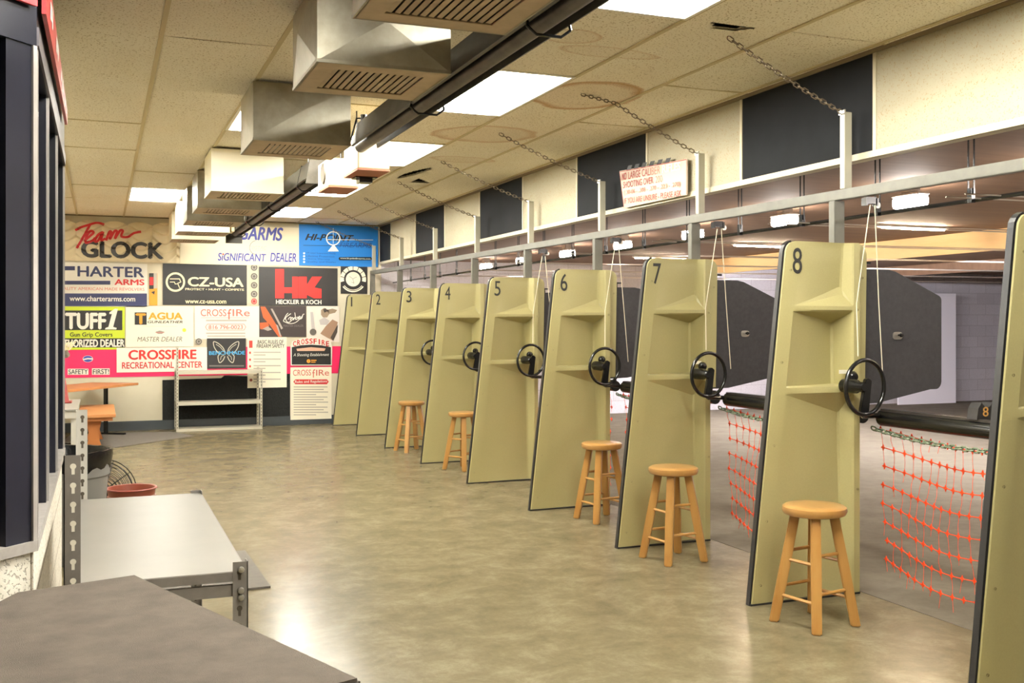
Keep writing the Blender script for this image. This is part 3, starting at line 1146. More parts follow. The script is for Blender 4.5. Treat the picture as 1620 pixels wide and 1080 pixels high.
# pull cords and pulleys
for n in (8, 7, 6, 5):
    y = lane_y(n)
    t = thing('pulley_block', (3.73, y - 0.05, RZ0 - 0.006 + RTILT * (y - 4.5)), 'small black pulley block below the rail by partition ' + NUM[n], 'pulley', 'pulleys under the rail')
    MB().box(-0.03, 0.03, -0.015, 0.015, -0.035, 0.0).box(-0.04, -0.03, -0.02, 0.02, -0.045, -0.005).box(0.03, 0.04, -0.02, 0.02, -0.045, -0.005).build('block', blackmetal_m, t)
    MB().lathe([(0.0, -0.008), (0.017, -0.008), (0.013, 0), (0.017, 0.008), (0, 0.008)], 14, Matrix.Translation((0.045, 0, -0.04)) @ Matrix.Rotation(PI / 2, 4, 'X')).build('wheel', steel_m, t, smooth=True)
    c = MB()
    c.tube([(3.715, y - 0.068, RZ0 - 0.05), (3.625, y - 0.07, 1.52), (3.61, y - 0.10, 1.25)], 0.0028, 5)
    c.tube([(3.745, y - 0.068, RZ0 - 0.05), (3.82, y - 0.01, 1.55), (3.875, y + 0.02, 1.12)], 0.0028, 5)
    tag(c.build('pull_cord', cord_m), 'pair of white cords from the pulley to the wheel of partition ' + NUM[n], 'cord', 'white cords of the lanes')

# target cables running downrange
cab_m = mat('cable_steel', srgb(210, 200, 190), 0.3, 0.7)
for n in range(9, 1, -1):
    for d in (-0.62, -0.50):
        y = lane_y(n) + d
        c = MB().tube([(3.80, y, 2.03), (8.2, y, 2.06), (16.38, y, 2.10)], 0.004, 5)
        tag(c.build('target_cable', cab_m), 'thin steel target cable running downrange between partitions ' + NUM[n] + ' and ' + NUM[n - 1], 'cable', 'target cables of lane ' + NUM[n])


# thin warm strips added below the range ceiling to brighten the baffle
strip_m = mat('added_strip_glow', (1, 1, 1), 0.3, emit=(1.0, 0.80, 0.56), estr=400.0)
for k in range(5):
    y = 3.0 + 2.4 * k
    t = thing('added_strip', (6.78, y, 2.36), 'added thin warm strip light before the plywood baffle, ' + ORD[k] + ' from the entrance end', 'strip light', 'added strip lights before the baffle')
    MB().box(0, 0.85, -0.025, 0.025, -0.022, 0.0).build('housing', mat('added_strip_housing', srgb(200, 190, 180), 0.5), t)
    MB().tube([(0.03, 0, -0.03), (0.82, 0, -0.03)], 0.009, 8).build('tube', strip_m, t, smooth=True)


# hanging sign on the header
t = thing('caliber_sign', (3.742, 6.66, 2.30), 'white sign with red lettering leaning on the header above the rail', 'sign')
Ms = Matrix.Rotation(-PI / 2, 4, 'Z')     # x along -Y : reads from the lobby side
Mz = Matrix.Translation((0, 0, 0))
sg = MB()
sg.prism([(-0.44, 0.01), (0.485, 0.005), (0.485, 0.252), (-0.515, 0.305)], 0.0, 0.006, Ms @ XZ)
face = sg.build('board', mat('sign_cream', srgb(176, 160, 138), 0.5), t)
ry = mat('sign_red', srgb(140, 44, 34), 0.5)
rf = mat('sign_red_faded', srgb(164, 104, 84), 0.5)
bd = MB()
for a, b in (((-0.44, 0.012), (-0.512, 0.298)), ((-0.512, 0.298), (0.478, 0.247)), ((0.478, 0.247), (0.478, 0.01))):
    a, b = Vector(a), Vector(b)
    d = (b - a).normalized() * 0.003
    nn = Vector((-d.y, d.x))
    bd.add([Ms @ Vector((p.x, -0.002, p.y)) for p in (a + nn, b + nn, b - nn, a - nn)], [(0, 1, 2, 3)])
bd.build('border', ry, t)


def sign_row(s, x0, x1, z0, z1, m, bold=0.0, slope=-0.045):
    S = Matrix(((1, 0, 0, 0), (0, 1, 0, 0), (slope, 0, 1, 0), (0, 0, 0, 1)))
    put_text(s, x0, x1, z0, z1, -0.003, m, t, bold=bold, M=Ms @ S)


sign_row('NO', -0.47, -0.395, 0.205, 0.262, mat('sign_dark_red', srgb(150, 30, 26), 0.5), 0.03)
sign_row('LARGE CALI', -0.365, -0.02, 0.205, 0.262, ry, 0.012)
sign_row('BER', -0.01, 0.12, 0.205, 0.262, rf)
sign_row('RIFLES', 0.15, 0.40, 0.205, 0.262, mat('sign_white_letters', srgb(240, 236, 226), 0.5), 0.01)
sign_row('SHOOTING OVER', -0.45, 0.02, 0.142, 0.192, ry, 0.012)
sign_row('200', 0.05, 0.15, 0.142, 0.192, rf)
sign_row('(.30-06 - .308 - .270 - .223 - .270)', -0.43, 0.40, 0.082, 0.125, rf, 0.012)
sign_row('IF YOU ARE UNSURE - PLEASE ASK', -0.43, 0.41, 0.022, 0.065, mat('sign_red_mid', srgb(150, 66, 52), 0.5), 0.012)
tp = MB()
for k in range(6):
    x = -0.40 + 0.115 * k
    z = 0.3 - 0.053 * (x + 0.5)
    tp.add([Ms @ Vector(p) for p in ((x, -0.001, z), (x + 0.07, -0.001, z - 0.004), (x + 0.095, -0.001, z + 0.028), (x + 0.03, -0.001, z + 0.032))], [(0, 1, 2, 3)])
tp.build('striped_tape', mat('tape_black', (0.02, 0.02, 0.02), 0.6), t)


# ================================================================== STOOLS
def build_stool():
    t = thing('bar_stool', (0, 0, 0), 'stool', 'stool', 'round wooden stools along the lanes')
    H = 0.56
    s = MB()
    s.lathe([(0.0, H - 0.046), (0.125, H - 0.046), (0.142, H - 0.04), (0.150, H - 0.023), (0.147, H - 0.007), (0.135, H), (0.08, H + 0.001), (0.0, H + 0.001)], 40)
    s.build('seat', woodtop_m, t, smooth=True)
    tops, bots = [], []
    for k in range(4):
        a = PI / 4 + PI / 2 * k
        tp_ = Vector((0.088 * math.cos(a), 0.088 * math.sin(a), H - 0.044))
        bt = Vector((0.186 * math.cos(a), 0.186 * math.sin(a), 0.0))
        tops.append(tp_)
        bots.append(bt)
        m = MB()
        w1 = 0.0225
        ca, sa = math.cos(a), math.sin(a)
        ux, uy = Vector((ca, sa, 0)), Vector((-sa, ca, 0))
        vsl = []
        for p, wd in ((bt, w1), (bt.lerp(tp_, 0.5), w1 * 1.08), (tp_, w1)):
            for (i, j) in ((-1, -1), (1, -1), (1, 1), (-1, 1)):
                vsl.append(p + ux * i * wd + uy * j * wd)
        fs = [(3, 2, 1, 0), (8, 9, 10, 11)]
        for i in range(2):
            for q in range(4):
                q2 = (q + 1) % 4
                fs.append((i * 4 + q, i * 4 + q2, i * 4 + 4 + q2, i * 4 + 4 + q))
        m.add(vsl, fs)
        m.build('leg', wood_m, t, bevel=0.006)
    for k in range(4):
        k2 = (k + 1) % 4
        hi, lo = (0.34, 0.17) if k % 2 == 0 else (0.30, 0.13)
        for z in (hi, lo):
            f = z / (H - 0.044)
            a, b = bots[k].lerp(tops[k], f), bots[k2].lerp(tops[k2], f)
            MB().tube([a, b], 0.0085, 8).build('rung', wood_m, t, smooth=True)
    return t


st0 = build_stool()
STOOLS = [((3.135, 4.03), 0.18, 'wooden stool standing in front of partition eight'),
          ((3.20, 5.44), 0.10, 'wooden stool standing in front of partition seven'),
          ((3.375, 6.75), 0.12, 'wooden stool half hidden by partition seven, at the foot of partition six'),
          ((3.30, 9.62), 0.5, 'wooden stool partly hidden behind partition five'),
          ((3.23, 11.2), 0.2, 'small far wooden stool partly hidden behind partition four')]
for i, (xy, rz, lab) in enumerate(STOOLS):
    o = st0 if i == 0 else copy_tree(st0)
    o.location = (xy[0], xy[1], 0)
    o.rotation_euler = (0, 0, rz)
    o['label'] = lab

# ================================================================== DUCT BOXES
VLAB = ['metal duct box overhead, cut by the top picture edge', 'shiny metal duct box with folded creases, second overhead', 'dull metal duct box hanging between the shiny and the white box',
        'white painted duct box with grille, in front of the grey ones', 'grey duct box just behind the white one', 'grey duct box second behind the white one',
        'white edged duct box near the cloth banner', 'last white duct box close to the back wall']
for k, y in enumerate(VENT_ROWS):
    m = whitebox_m if k in (3, 6, 7) else galv_m
    t = thing('duct_box', (1.12, y + 0.29, CEIL - 0.015), VLAB[k], 'duct box', 'ceiling duct boxes in a row')
    h, a, b = 0.341, 0.29, 0.29
    mb = MB()
    c = [(-a, -b), (a, -b), (a, b), (-a, b)]
    for i in range(4):
        p, q = c[i], c[(i + 1) % 4]
        mx, my = (p[0] + q[0]) / 2, (p[1] + q[1]) / 2
        L = math.hypot(mx, my)
        bump = (0.012, 0.03, 0.014)[k] if k < 3 else 0.006
        ctr = (mx * (1 + bump / L), my * (1 + bump / L), -h * 0.46)
        mb.add([(p[0], p[1], -h), (q[0], q[1], -h), (q[0], q[1], 0), (p[0], p[1], 0), ctr], [(0, 1, 4), (1, 2, 4), (2, 3, 4), (3, 0, 4)])
    mb.build('sheet_box', m, t)
    fl_ = MB()
    for (x0, x1, y0, y1) in ((-a, a, -b, -b + 0.012), (-a, a, b - 0.012, b), (-a, -a + 0.012, -b + 0.012, b - 0.012), (a - 0.012, a, -b + 0.012, b - 0.012)):
        fl_.box(x0 * 1.01, x1 * 1.01, y0 * 1.01, y1 * 1.01, -h - 0.006, -h + 0.008)
    fl_.build('flange', m, t)
    g = MB()
    gx, gy0, gy1 = 0.2, -0.19, 0.19
    zz = -h - 0.002
    g.box(-a + 0.005, -gx, -b + 0.005, b - 0.005, zz - 0.004, zz).box(gx, a - 0.005, -b + 0.005, b - 0.005, zz - 0.004, zz)
    g.box(-gx, gx, -b + 0.005, gy0, zz - 0.004, zz).box(-gx, gx, gy1, b - 0.005, zz - 0.004, zz)
    g.build('grille_plate', grille_m, t)
    lv = MB()
    for q in range(13):
        x = -gx + 0.015 + q * (2 * gx - 0.03) / 12
        M = Matrix.Translation((x, 0, zz + 0.003)) @ Matrix.Rotation(0.12, 4, 'Y')
        lv.box(-0.0098, 0.0098, gy0, gy1, -0.0012, 0.0012, M)
    lv.build('louver', grille_m, t)
    MB().box(-gx - 0.02, gx + 0.02, gy0 - 0.02, gy1 + 0.02, zz + 0.055, zz + 0.06).build('throat_shade_plate', black_m, t)  # black plate stands in for the shade inside the duct

# ================================================================== RADIANT HEATERS


def heater(y0, y1, label, group):
    t = thing('tube_heater', (1.555, y0, 2.60), label, 'heater', group)
    L = y1 - y0
    r = MB()
    prof = [(-0.092, -0.06), (-0.078, -0.066), (-0.05, 0.072), (0.05, 0.072), (0.078, -0.066), (0.092, -0.06), (0.084, -0.052), (0.056, 0.08), (-0.056, 0.08), (-0.084, -0.052)]
    r.prism(prof, 0.0, L, XZ)
    r.build('reflector', heater_m, t)
    MB().tube([(0, 0.0, -0.042), (0, L + 0.12, -0.042)], 0.038, 16).build('tube', heatertube_m, t, smooth=True)
    y = 0.4
    while y < L:
        hk = MB()
        hk.tube([(-0.09, y, -0.08), (-0.085, y, -0.06), (-0.052, y, 0.09), (0.052, y, 0.09), (0.085, y, -0.06), (0.09, y, -0.08)], 0.006, 6)
        hk.tube([(-0.09, y, -0.08), (-0.05, y, -0.11), (0.05, y, -0.11), (0.09, y, -0.08)], 0.006, 6)
        hk.tube([(0, y, 0.09), (0, y, 0.255)], 0.004, 6)
        hk.build('hanger', blackmetal_m, t, smooth=True)
        y += 1.55
    return t


h1 = heater(-1.5, 6.45, 'long dark tube heater overhead running past the first duct boxes', 'tube heaters under the ceiling')
h2 = heater(8.0, 13.4, 'second dark tube heater farther off, ending at the banner wall', 'tube heaters under the ceiling')
MB().prism([(-0.094, -0.1), (0.094, -0.1), (0.06, 0.084), (-0.06, 0.084)], -0.012, 0.0, XZ).build('end_cap', heater_m, h2)
MB().box(-0.1, 0.1, 5.41, 5.45, -0.16, 0.08).build('end_cap', heater_m, h2)
MB().box(-0.125, -0.095, 4.55, 4.85, -0.09, 0.04).build('side_plate', burner_m, h2)
# wire loop at the end of the nearer heater
lp = MB()
lp.tube([(-0.11, 7.93, -0.075), (-0.06, 7.93, 0.11), (0.08, 7.9, 0.12), (0.10, 7.88, 0.135), (0.115, 7.88, 0.115), (0.09, 7.88, 0.10)], 0.006, 6)
lp.tube([(-0.02, 7.9, 0.08), (-0.02, 7.9, 0.13)], 0.022, 10)
lp.build('end_bracket', blackmetal_m, h1, smooth=True)

t = thing('heater_burner', (1.66, 6.62, 2.43), 'cream burner box with red base at the end of the nearer heater', 'burner box')
MB().box(-0.11, 0.10, 0, 0.42, 0.0, 0.235).build('case', burner_m, t, bevel=0.004)
MB().box(-0.112, 0.102, 0.002, 0.42, -0.012, 0.0).build('base', burnerred_m, t)
MB().box(-0.03, 0.06, 0.30, 0.40, -0.05, -0.012).box(-0.06, 0.09, 0.28, 0.42, -0.02, -0.012).build('valve', blackmetal_m, t)
MB().tube([(-0.05, 0.3, 0.235), (-0.05, 0.3, 0.43)], 0.005, 6).build('hanger', blackmetal_m, t)
t = thing('blower_box', (1.66, 7.45, 2.42), 'small cream blower box with round fan inlet behind the burner', 'blower box')
MB().box(-0.13, 0.09, 0, 0.40, 0.0, 0.20).build('case', burner_m, t, bevel=0.004)
MB().box(-0.132, 0.092, 0.002, 0.4, -0.012, 0.0).build('base', burnerred_m, t)
MB().lathe([(0.0, 0.004), (0.06, 0.004), (0.075, 0.012), (0.08, 0.0)], 20, Matrix.Translation((-0.13, 0.18, 0.11)) @ Matrix.Rotation(-PI / 2, 4, 'Y')).build('fan_inlet', mat('fan_dark', srgb(70, 64, 56), 0.5), t, smooth=True)
MB().tube([(0, 0.2, 0.2), (0, 0.2, 0.44)], 0.005, 6).build('hanger', blackmetal_m, t)

# ================================================================== POSTERS ON THE BACK WALL
LAYER = 0.005


class Poster:
    def __init__(self, name, label, cat, box, m, layer=1, group=None, ragged=None):
        self.y = WALL_Y - 0.004 - LAYER * layer
        x0, y0, x1, y1 = box
        cx, cy = (x0 + x1) / 2, (y0 + y1) / 2
        self.x0, self.x1 = wall_point(x0, cy, self.y)[0], wall_point(x1, cy, self.y)[0]
        self.z1, self.z0 = wall_point(cx, y0, self.y)[1], wall_point(cx, y1, self.y)[1]
        self.o = ((self.x0 + self.x1) / 2, self.y, self.z0)
        mb = MB()
        mb.box(self.x0 - self.o[0], self.x1 - self.o[0], -0.001, 0.001, 0, self.z1 - self.z0) if m is not None else None
        self.root = mb.build(name, m, loc=self.o) if m is not None else thing(name, self.o, label, cat, group)
        tag(self.root, label, cat, group)

    def pt(self, px, py):
        x, z = wall_point(px, py, self.y)
        return x - self.o[0], z - self.o[2]

    def text(self, s, box, m, step=1, **kw):
        x0, y0, x1, y1 = box
        a = self.pt(x0, (y0 + y1) / 2)[0]
        b = self.pt(x1, (y0 + y1) / 2)[0]
        z1 = self.pt((x0 + x1) / 2, y0)[1]
        z0 = self.pt((x0 + x1) / 2, y1)[1]
        return put_text(s, a, b, z0, z1, -0.001 - 0.0022 * step, m, self.root, **kw)

    def shapes(self, polys, m, name='stripe', step=1):
        mb = MB()
        for pl in polys:
            if len(pl) == 4 and not isinstance(pl[0], (tuple, list)):
                x0, y0, x1, y1 = pl
                pl = [(x0, y1), (x1, y1), (x1, y0), (x0, y0)]
            mb.flat([self.pt(*p) for p in pl], -0.001 - 0.0022 * step)
        return mb.build(name, m, self.root)

    def ring(self, cx, cy, r0, r1, m, name='emblem', step=1, a0=0.0, a1=2 * PI, n=40, ky=1.0):
        mb = MB()
        y = -0.001 - 0.0022 * step
        vsl, fs = [], []
        for k in range(n + 1):
            a = a0 + (a1 - a0) * k / n
            for r in (r0, r1):
                x, z = self.pt(cx + r * math.cos(a), cy - r * ky * math.sin(a))
                vsl.append((x, y, z))
        for k in range(n):
            fs.append((2 * k, 2 * k + 1, 2 * k + 3, 2 * k + 2))
        mb.add(vsl, fs)
        return mb.build(name, m, self.root)

    def stroke(self, pts, wpx, m, name='lettering', step=1):
        """a brushed line through photograph points"""
        mb = MB()
        y = -0.001 - 0.0022 * step
        P = [Vector(self.pt(*p)) for p in pts]
        wd = abs(self.pt(wpx, 500)[0] - self.pt(0, 500)[0]) / 2
        for i in range(len(P) - 1):
            d = (P[i + 1] - P[i])
            if d.length < 1e-6:
                continue
            d.normalize()
            nn = Vector((-d.y, d.x)) * wd
            e = d * wd * 0.5
            q = [P[i] - e + nn, P[i] - e - nn, P[i + 1] + e - nn, P[i + 1] + e + nn]
            mb.add([(v.x, y - 0.00001 * i, v.y) for v in q], [(0, 1, 2, 3)])
        return mb.build(name, m, self.root)


def smooth_path(pts, n=6):
    out = []
    for i in range(len(pts) - 1):
        p0, p1, p2, p3 = [Vector(pts[max(0, min(len(pts) - 1, i + k))]) for k in (-1, 0, 1, 2)]
        for k in range(n):
            t = k / n
            out.append(tuple(0.5 * ((2 * p1) + (-p0 + p2) * t + (2 * p0 - 5 * p1 + 4 * p2 - p3) * t * t + (-p0 + 3 * p1 - 3 * p2 + p3) * t ** 3)))
    out.append(tuple(pts[-1]))
    return out


K = ink('black', 16, 15, 15)
Wt = ink('white', 232, 228, 216)
Cr = ink('cream', 240, 232, 208)
Rd = ink('red', 206, 40, 40)
Nv = ink('navy', 34, 40, 84)
Bl = ink('blue', 52, 56, 150)
Sk = ink('sky_blue', 28, 120, 200)
Pk = ink('magenta', 232, 34, 96)
Og = ink('orange', 236, 158, 48)
Lm = ink('lime', 196, 214, 48)
Gy = ink('grey', 150, 144, 134)
Dk = ink('charcoal', 27, 25, 26)
Fr = ink('faint_red', 214, 110, 96)
Fg = ink('faint_grey', 186, 178, 164)
cloth_m = mat('cream_cloth', srgb(226, 212, 178), 0.85, col2=srgb(214, 199, 164), scale=3)

# --- gathered cloth banner with the red script and black capitals
P = Poster('cloth_banner', 'gathered cream cloth banner with red script over large black capitals', 'banner', (84, 350, 284, 414), None, 1, 'banners and posters on the back wall')
cl = MB()
def fold(u, v):
    sw = abs(math.sin(u * PI * 5 + 0.4))              # 1 at the hanging points, 0 mid swag
    ph = 4.2 * v + 0.9 * sw + 0.25 * math.sin(u * 9)
    f = ph - math.floor(ph)
    saw = f / 0.14 if f < 0.14 else (1 - f) / 0.86
    saw = saw * saw * (3 - 2 * saw)
    y = -0.012 - 0.085 * (0.10 + 0.9 * v) * saw * (1.0 - 0.55 * sw) - 0.012 * (0.5 + 0.5 * math.sin(u * 44 + v * 5)) * (0.4 + v)
    return min(y, -0.004)


def drape(o):
    """printed letters follow the folds of the cloth"""
    bm = bmesh.new()
    bm.from_mesh(o.data)
    bmesh.ops.triangulate(bm, faces=bm.faces)
    for _ in range(4):
        lg = [e for e in bm.edges if e.calc_length() > 0.03]
        if lg:
            bmesh.ops.subdivide_edges(bm, edges=lg, cuts=1)
            bmesh.ops.triangulate(bm, faces=bm.faces)
    for v in bm.verts:
        u = (v.co.x + P.o[0] - P.x0) / (P.x1 - P.x0)
        top = (P.z1 - P.z0) - 0.055 + abs(math.sin(u * PI * 5 + 0.4)) ** 0.8 * 0.055
        v.co.y = fold(u, v.co.z / top) - 0.007 + v.co.y * 0.05
    bm.to_mesh(o.data)
    bm.free()


NX, NZ = 120, 90
vsl = []
for j in range(NZ + 1):
    v = j / NZ
    for i in range(NX + 1):
        u = i / NX
        x = (P.x0 - P.o[0]) + (P.x1 - P.x0) * u
        top = (P.z1 - P.z0)
        drop = abs(math.sin(u * PI * 5 + 0.4)) ** 0.8 * 0.055
        z = v * (top - 0.055 + drop) if v > 0 else 0
        sw = (1 - abs(math.sin(u * PI * 5 + 0.4)))
        vsl.append((x, fold(u, v), z))
fs = []
for j in range(NZ):
    for i in range(NX):
        a = j * (NX + 1) + i
        fs.append((a, a + 1, a + NX + 2, a + NX + 1))
cl.add(vsl, fs)
cl.build('cloth', cloth_m, P.root, smooth=True)
drape(P.text('GLOCK', (128, 382, 259, 409), ink('soft_black', 44, 42, 40), step=1, bold=0.05))
tm = ink('script_red', 192, 36, 40)
for pts in ([(120, 364), (134, 358), (152, 353), (164, 356)], [(142, 357), (132, 375), (122, 392)],
            [(134, 381), (142, 374), (148, 368), (143, 366), (137, 374), (136, 384), (146, 381), (150, 377)],
            [(162, 368), (155, 372), (150, 381), (155, 381), (163, 368), (160, 380), (166, 378)],
            [(168, 380), (173, 367), (176, 368), (174, 378), (181, 366), (185, 367), (182, 377), (190, 365), (194, 366), (192, 374), (202, 375), (212, 369), (222, 367)]):
    drape(P.stroke(smooth_path(pts), 4.2, tm, step=30))

# --- navy and red arms sign
P = Poster('poster', 'white sign with navy and red capitals above a navy web address bar', 'poster', (88, 416, 233, 485), Wt, 1, 'banners and posters on the back wall')
P.shapes([(92, 421, 118.5, 427.5), (90, 444, 174.5, 450)], Nv)
P.text('HARTER', (122.5, 421.5, 228, 438), Nv, bold=0.025)
P.text('ARMS', (181, 441.5, 228.5, 451), Rd, bold=0.03)
P.text('QUALITY AMERICAN MADE REVOLVERS', (88, 454.5, 228.5, 460), Fr)
P.shapes([(88, 464, 232.5, 484)], Nv, 'bar')
P.text('www.charterarms.com', (110, 468, 214, 476.5), Wt, step=2, bold=0.02)

P = Poster('sticker', 'narrow red and black sticker strip above an orange one', 'sticker', (236, 432, 249, 483), Og, 1, 'banners and posters on the back wall')
P.shapes([(236, 432, 243, 457)], K)
P.shapes([(236.5, 438, 242.5, 451)], Rd, 'red_patch', 2)
P.shapes([(243, 432, 248.5, 456)], Fg, 'grey_patch', 1)
P.shapes([[(239, 462), (245, 460), (244, 466)]], K, 'mark', 1)

# --- black banner with ringed mark
P = Poster('poster', 'black banner with cream ring emblem and cream capitals', 'poster', (257.5, 418, 390.5, 482.5), Dk, 1, 'banners and posters on the back wall')
cz = ink('pale_cream', 246, 232, 190)
P.ring(277.5, 446, 12.2, 15.4, cz)
P.stroke([(269, 441), (284, 441), (286, 446), (281, 448), (284, 455)], 1.4, cz, 'emblem', 1)
P.stroke([(269, 446), (276, 446), (277, 449), (280, 449)], 1.2, cz, 'emblem', 2)
P.text('CZ-USA', (297, 438.5, 385.5, 453.5), cz, bold=0.035)
P.text('PROTECT \u2022 HUNT \u2022 COMPETE', (293, 456, 386, 459.3), cz, bold=0.02)
P.text('www.cz-usa.com', (293, 475, 358, 480), cz, bold=0.02)

# --- white cloth dealer banner
P = Poster('poster', 'cream banner with blue slanted capitals partly behind the duct boxes', 'banner', (285, 357, 473, 419), ink('banner_cream', 240, 228, 198), 2, 'banners and posters on the back wall')
P.text('SIGARMS', (361, 358.5, 448, 380), Bl, bold=0.035, shear=0.25)
P.ring(406, 391.5, 10.5, 11.6, Gy, a0=PI * 0.55, a1=PI * 1.5)
P.text('SIGTAC', (397, 389, 421.5, 394.5), Fg, shear=0.2)
P.stroke([(399, 396), (420, 396)], 0.8, Fg, 'line')
P.text('SiGNIFICANT', (344.5, 400.5, 421, 413), Bl, bold=0.02, shear=0.15)
P.text('DEALER', (427.5, 400, 469, 414), Bl, bold=0.02, shear=0.15)
P.ring(353, 402, 0.0, 1.3, Rd, 'dot', 2)

# --- blue banner with cross-hair
P = Poster('poster', 'bright blue banner with white cross hair ring and black slanted lettering', 'banner', (473, 356.5, 598, 421), Sk, 2, 'banners and posters on the back wall')
P.text('HI-POINT', (482.5, 370.5, 560, 381), K, bold=0.04, shear=0.35)
P.text('FIREARMS', (537, 384, 588, 391.5), ink('dim_navy', 26, 62, 130), shear=0.3)
P.ring(527, 377, 9.6, 11.4, Wt, step=2)
P.stroke([(527, 361), (527, 385)], 0.9, Wt, 'emblem', 3)
P.stroke([(518, 379), (590, 379.5)], 1.2, Wt, 'emblem', 3)
P.shapes([[(518.5, 397.5), (536, 397.5), (527.5, 386)]], Wt, 'triangle', 3)
P.stroke([(480, 388), (588, 389)], 0.9, K, 'line')
for k, s in enumerate(('+P rated Suspension Ready', 'Lifetime Protection', 'Lifetime Warranty', 'Quality and Dealer')):
    P.text(s, (484.5, 399.2 + 4.6 * k, (531, 529, 522, 532)[k], 402.2 + 4.6 * k), ink('dim_navy', 26, 62, 130))
    P.ring(481, 400.5 + 4.6 * k, 0, 1.6, Wt, 'dot', 1, n=12)
P.shapes([[(537, 406.5), (587, 406.5), (588.5, 409), (587, 411.5), (537, 411.5), (535.5, 409)]], K, 'pill')
P.text('www.hi-pointfirearms.com', (538, 407.6, 586, 410.6), Wt, step=2, bold=0.02)

# --- black banner with big red capitals
P = Poster('poster', 'black banner with huge red joined capitals and white name below', 'banner', (409.5, 423, 534, 483.5), ink('banner_charcoal', 33, 30, 31), 1, 'banners and posters on the back wall')
hk = ink('bright_red', 226, 52, 48)


def c6(pts):
    return [(340 + x / 5.4, 330 + y / 5.4) for x, y in pts]


P.shapes([c6([(515, 765), (590, 765), (590, 720), (660, 720), (660, 765), (785, 765), (785, 735), (845, 765), (910, 765), (910, 685), (850, 672), (915, 580), (830, 580), (785, 650), (785, 580), (660, 580), (660, 672), (590, 672), (590, 515), (515, 515)])], hk, 'emblem')
P.stroke(c6([(712, 580), (712, 765)]), 1.0, ink('banner_charcoal', 33, 30, 31), 'gap', 2)
P.text('HECKLER & KOCH', (436.5, 474, 508.5, 481), Wt, bold=0.035)

# --- round emblem
P = Poster('poster', 'black square poster with round cream segmented emblem above partition one', 'poster', (539, 420, 581, 464.5), Dk, 1, 'banners and posters on the back wall')
for k in range(8):
    a0 = -0.25 + k * (PI + 0.5) / 8
    P.ring(558.5, 441.5, 14.5, 20.5, Cr, 'ring_segment', 1, a0 + 0.03, a0 + (PI + 0.5) / 8 - 0.03, 6)
P.ring(558.5, 441.5, 0.0, 11.5, Cr, 'emblem', 1)
P.ring(558.5, 441.5, 16.5, 17.6, Cr, 'ring_segment', 1, PI * 1.2, PI * 1.8, 14)
P.ring(558.5, 441.5, 18.6, 20.5, Cr, 'ring_segment', 1, PI * 1.2, PI * 1.8, 14)
P.stroke([(553, 437), (558, 441), (564, 438)], 1.0, Gy, 'mark', 2)
P.stroke([(558, 441), (560, 448), (556, 446)], 1.0, Gy, 'mark', 2)

# --- round stickers
for k in range(5):
    cy = (423, 437, 451, 465, 476.5)[k]
    t = Poster('round_sticker', ('grey round sticker in the column between black banners, ' + ORD[k] + ' from the top') if k < 4 else 'red round sticker below the grey ones between black banners',
               'sticker', (397.5, cy - 5, 406.5, cy + 5), None, 1, 'round stickers between the banners')
    t.ring(402, cy, 0, 5.2 if k < 4 else 4.6, ink('sticker_grey', 96, 90, 84) if k < 4 else Rd, 'disc', 0, n=24)
    t.ring(402, cy, 2.4, 3.3, Fg, 'ring', 1, n=20)
t = Poster('round_sticker', 'dark round sticker beside the butterfly poster', 'sticker', (309.5, 535.5, 319.5, 545), None, 3, 'round stickers between the banners')
t.ring(314.5, 540, 0, 5.0, ink('sticker_grey', 96, 90, 84), 'disc', 0, n=24)
t.ring(314.5, 540, 2.2, 3.0, Fg, 'ring', 1, n=20)

# --- lime and black sign
P = Poster('poster', 'lime green sign with white capitals on a black panel', 'poster', (88, 484.5, 197.5, 553), Lm, 1, 'banners and posters on the back wall')
P.shapes([(88, 491, 193.5, 522), (88, 535, 197.5, 549.5)], K, 'panel')
P.text('TUFF', (103, 494.5, 168, 521), Wt, step=2, bold=0.045)
P.shapes([[(166, 521), (184, 521), (184.5, 518.5), (179, 517), (186.5, 488.5), (182, 488), (173, 494), (173, 496.5), (177, 496.5), (171.5, 517), (167, 518.5)]], Wt, 'numeral', 3)
P.text('Gun Grip Covers', (110.5, 525.5, 178, 534.5), K, bold=0.02)
P.text('AUTHORIZED DEALER', (84.5, 536.5, 197, 549), Wt, step=2, bold=0.04)

# --- gunleather sign
P = Poster('poster', 'cream sign with orange capitals and a boxed orange initial', 'poster', (199, 484, 306, 548.5), Cr, 1, 'banners and posters on the back wall')
P.shapes([(213, 494, 232, 513.5)], K, 'box')
P.text('T', (214.5, 495.5, 231, 512.5), Og, step=2, bold=0.05)
P.text('AGUA', (234.5, 494, 289, 505.5), Og, bold=0.045)
P.text('GUNLEATHER', (233.5, 507, 289, 511.2), K, bold=0.02, shear=0.2)
P.stroke([(225, 516), (280, 516)], 0.6, Fg, 'line')
P.shapes([[(245, 525), (253, 522.5), (261, 525), (256, 528), (250, 528)]], Gy, 'emblem')
P.stroke([(247, 526), (259, 526)], 0.9, Fr, 'emblem', 2)
P.text('MASTER DEALER', (217, 532.5, 288, 540), ink('grey_ink', 96, 88, 78), shear=0.25)
P.ring(291.5, 522, 0, 3.0, ink('dot_yellow', 224, 220, 60), 'dot', 1, n=18)

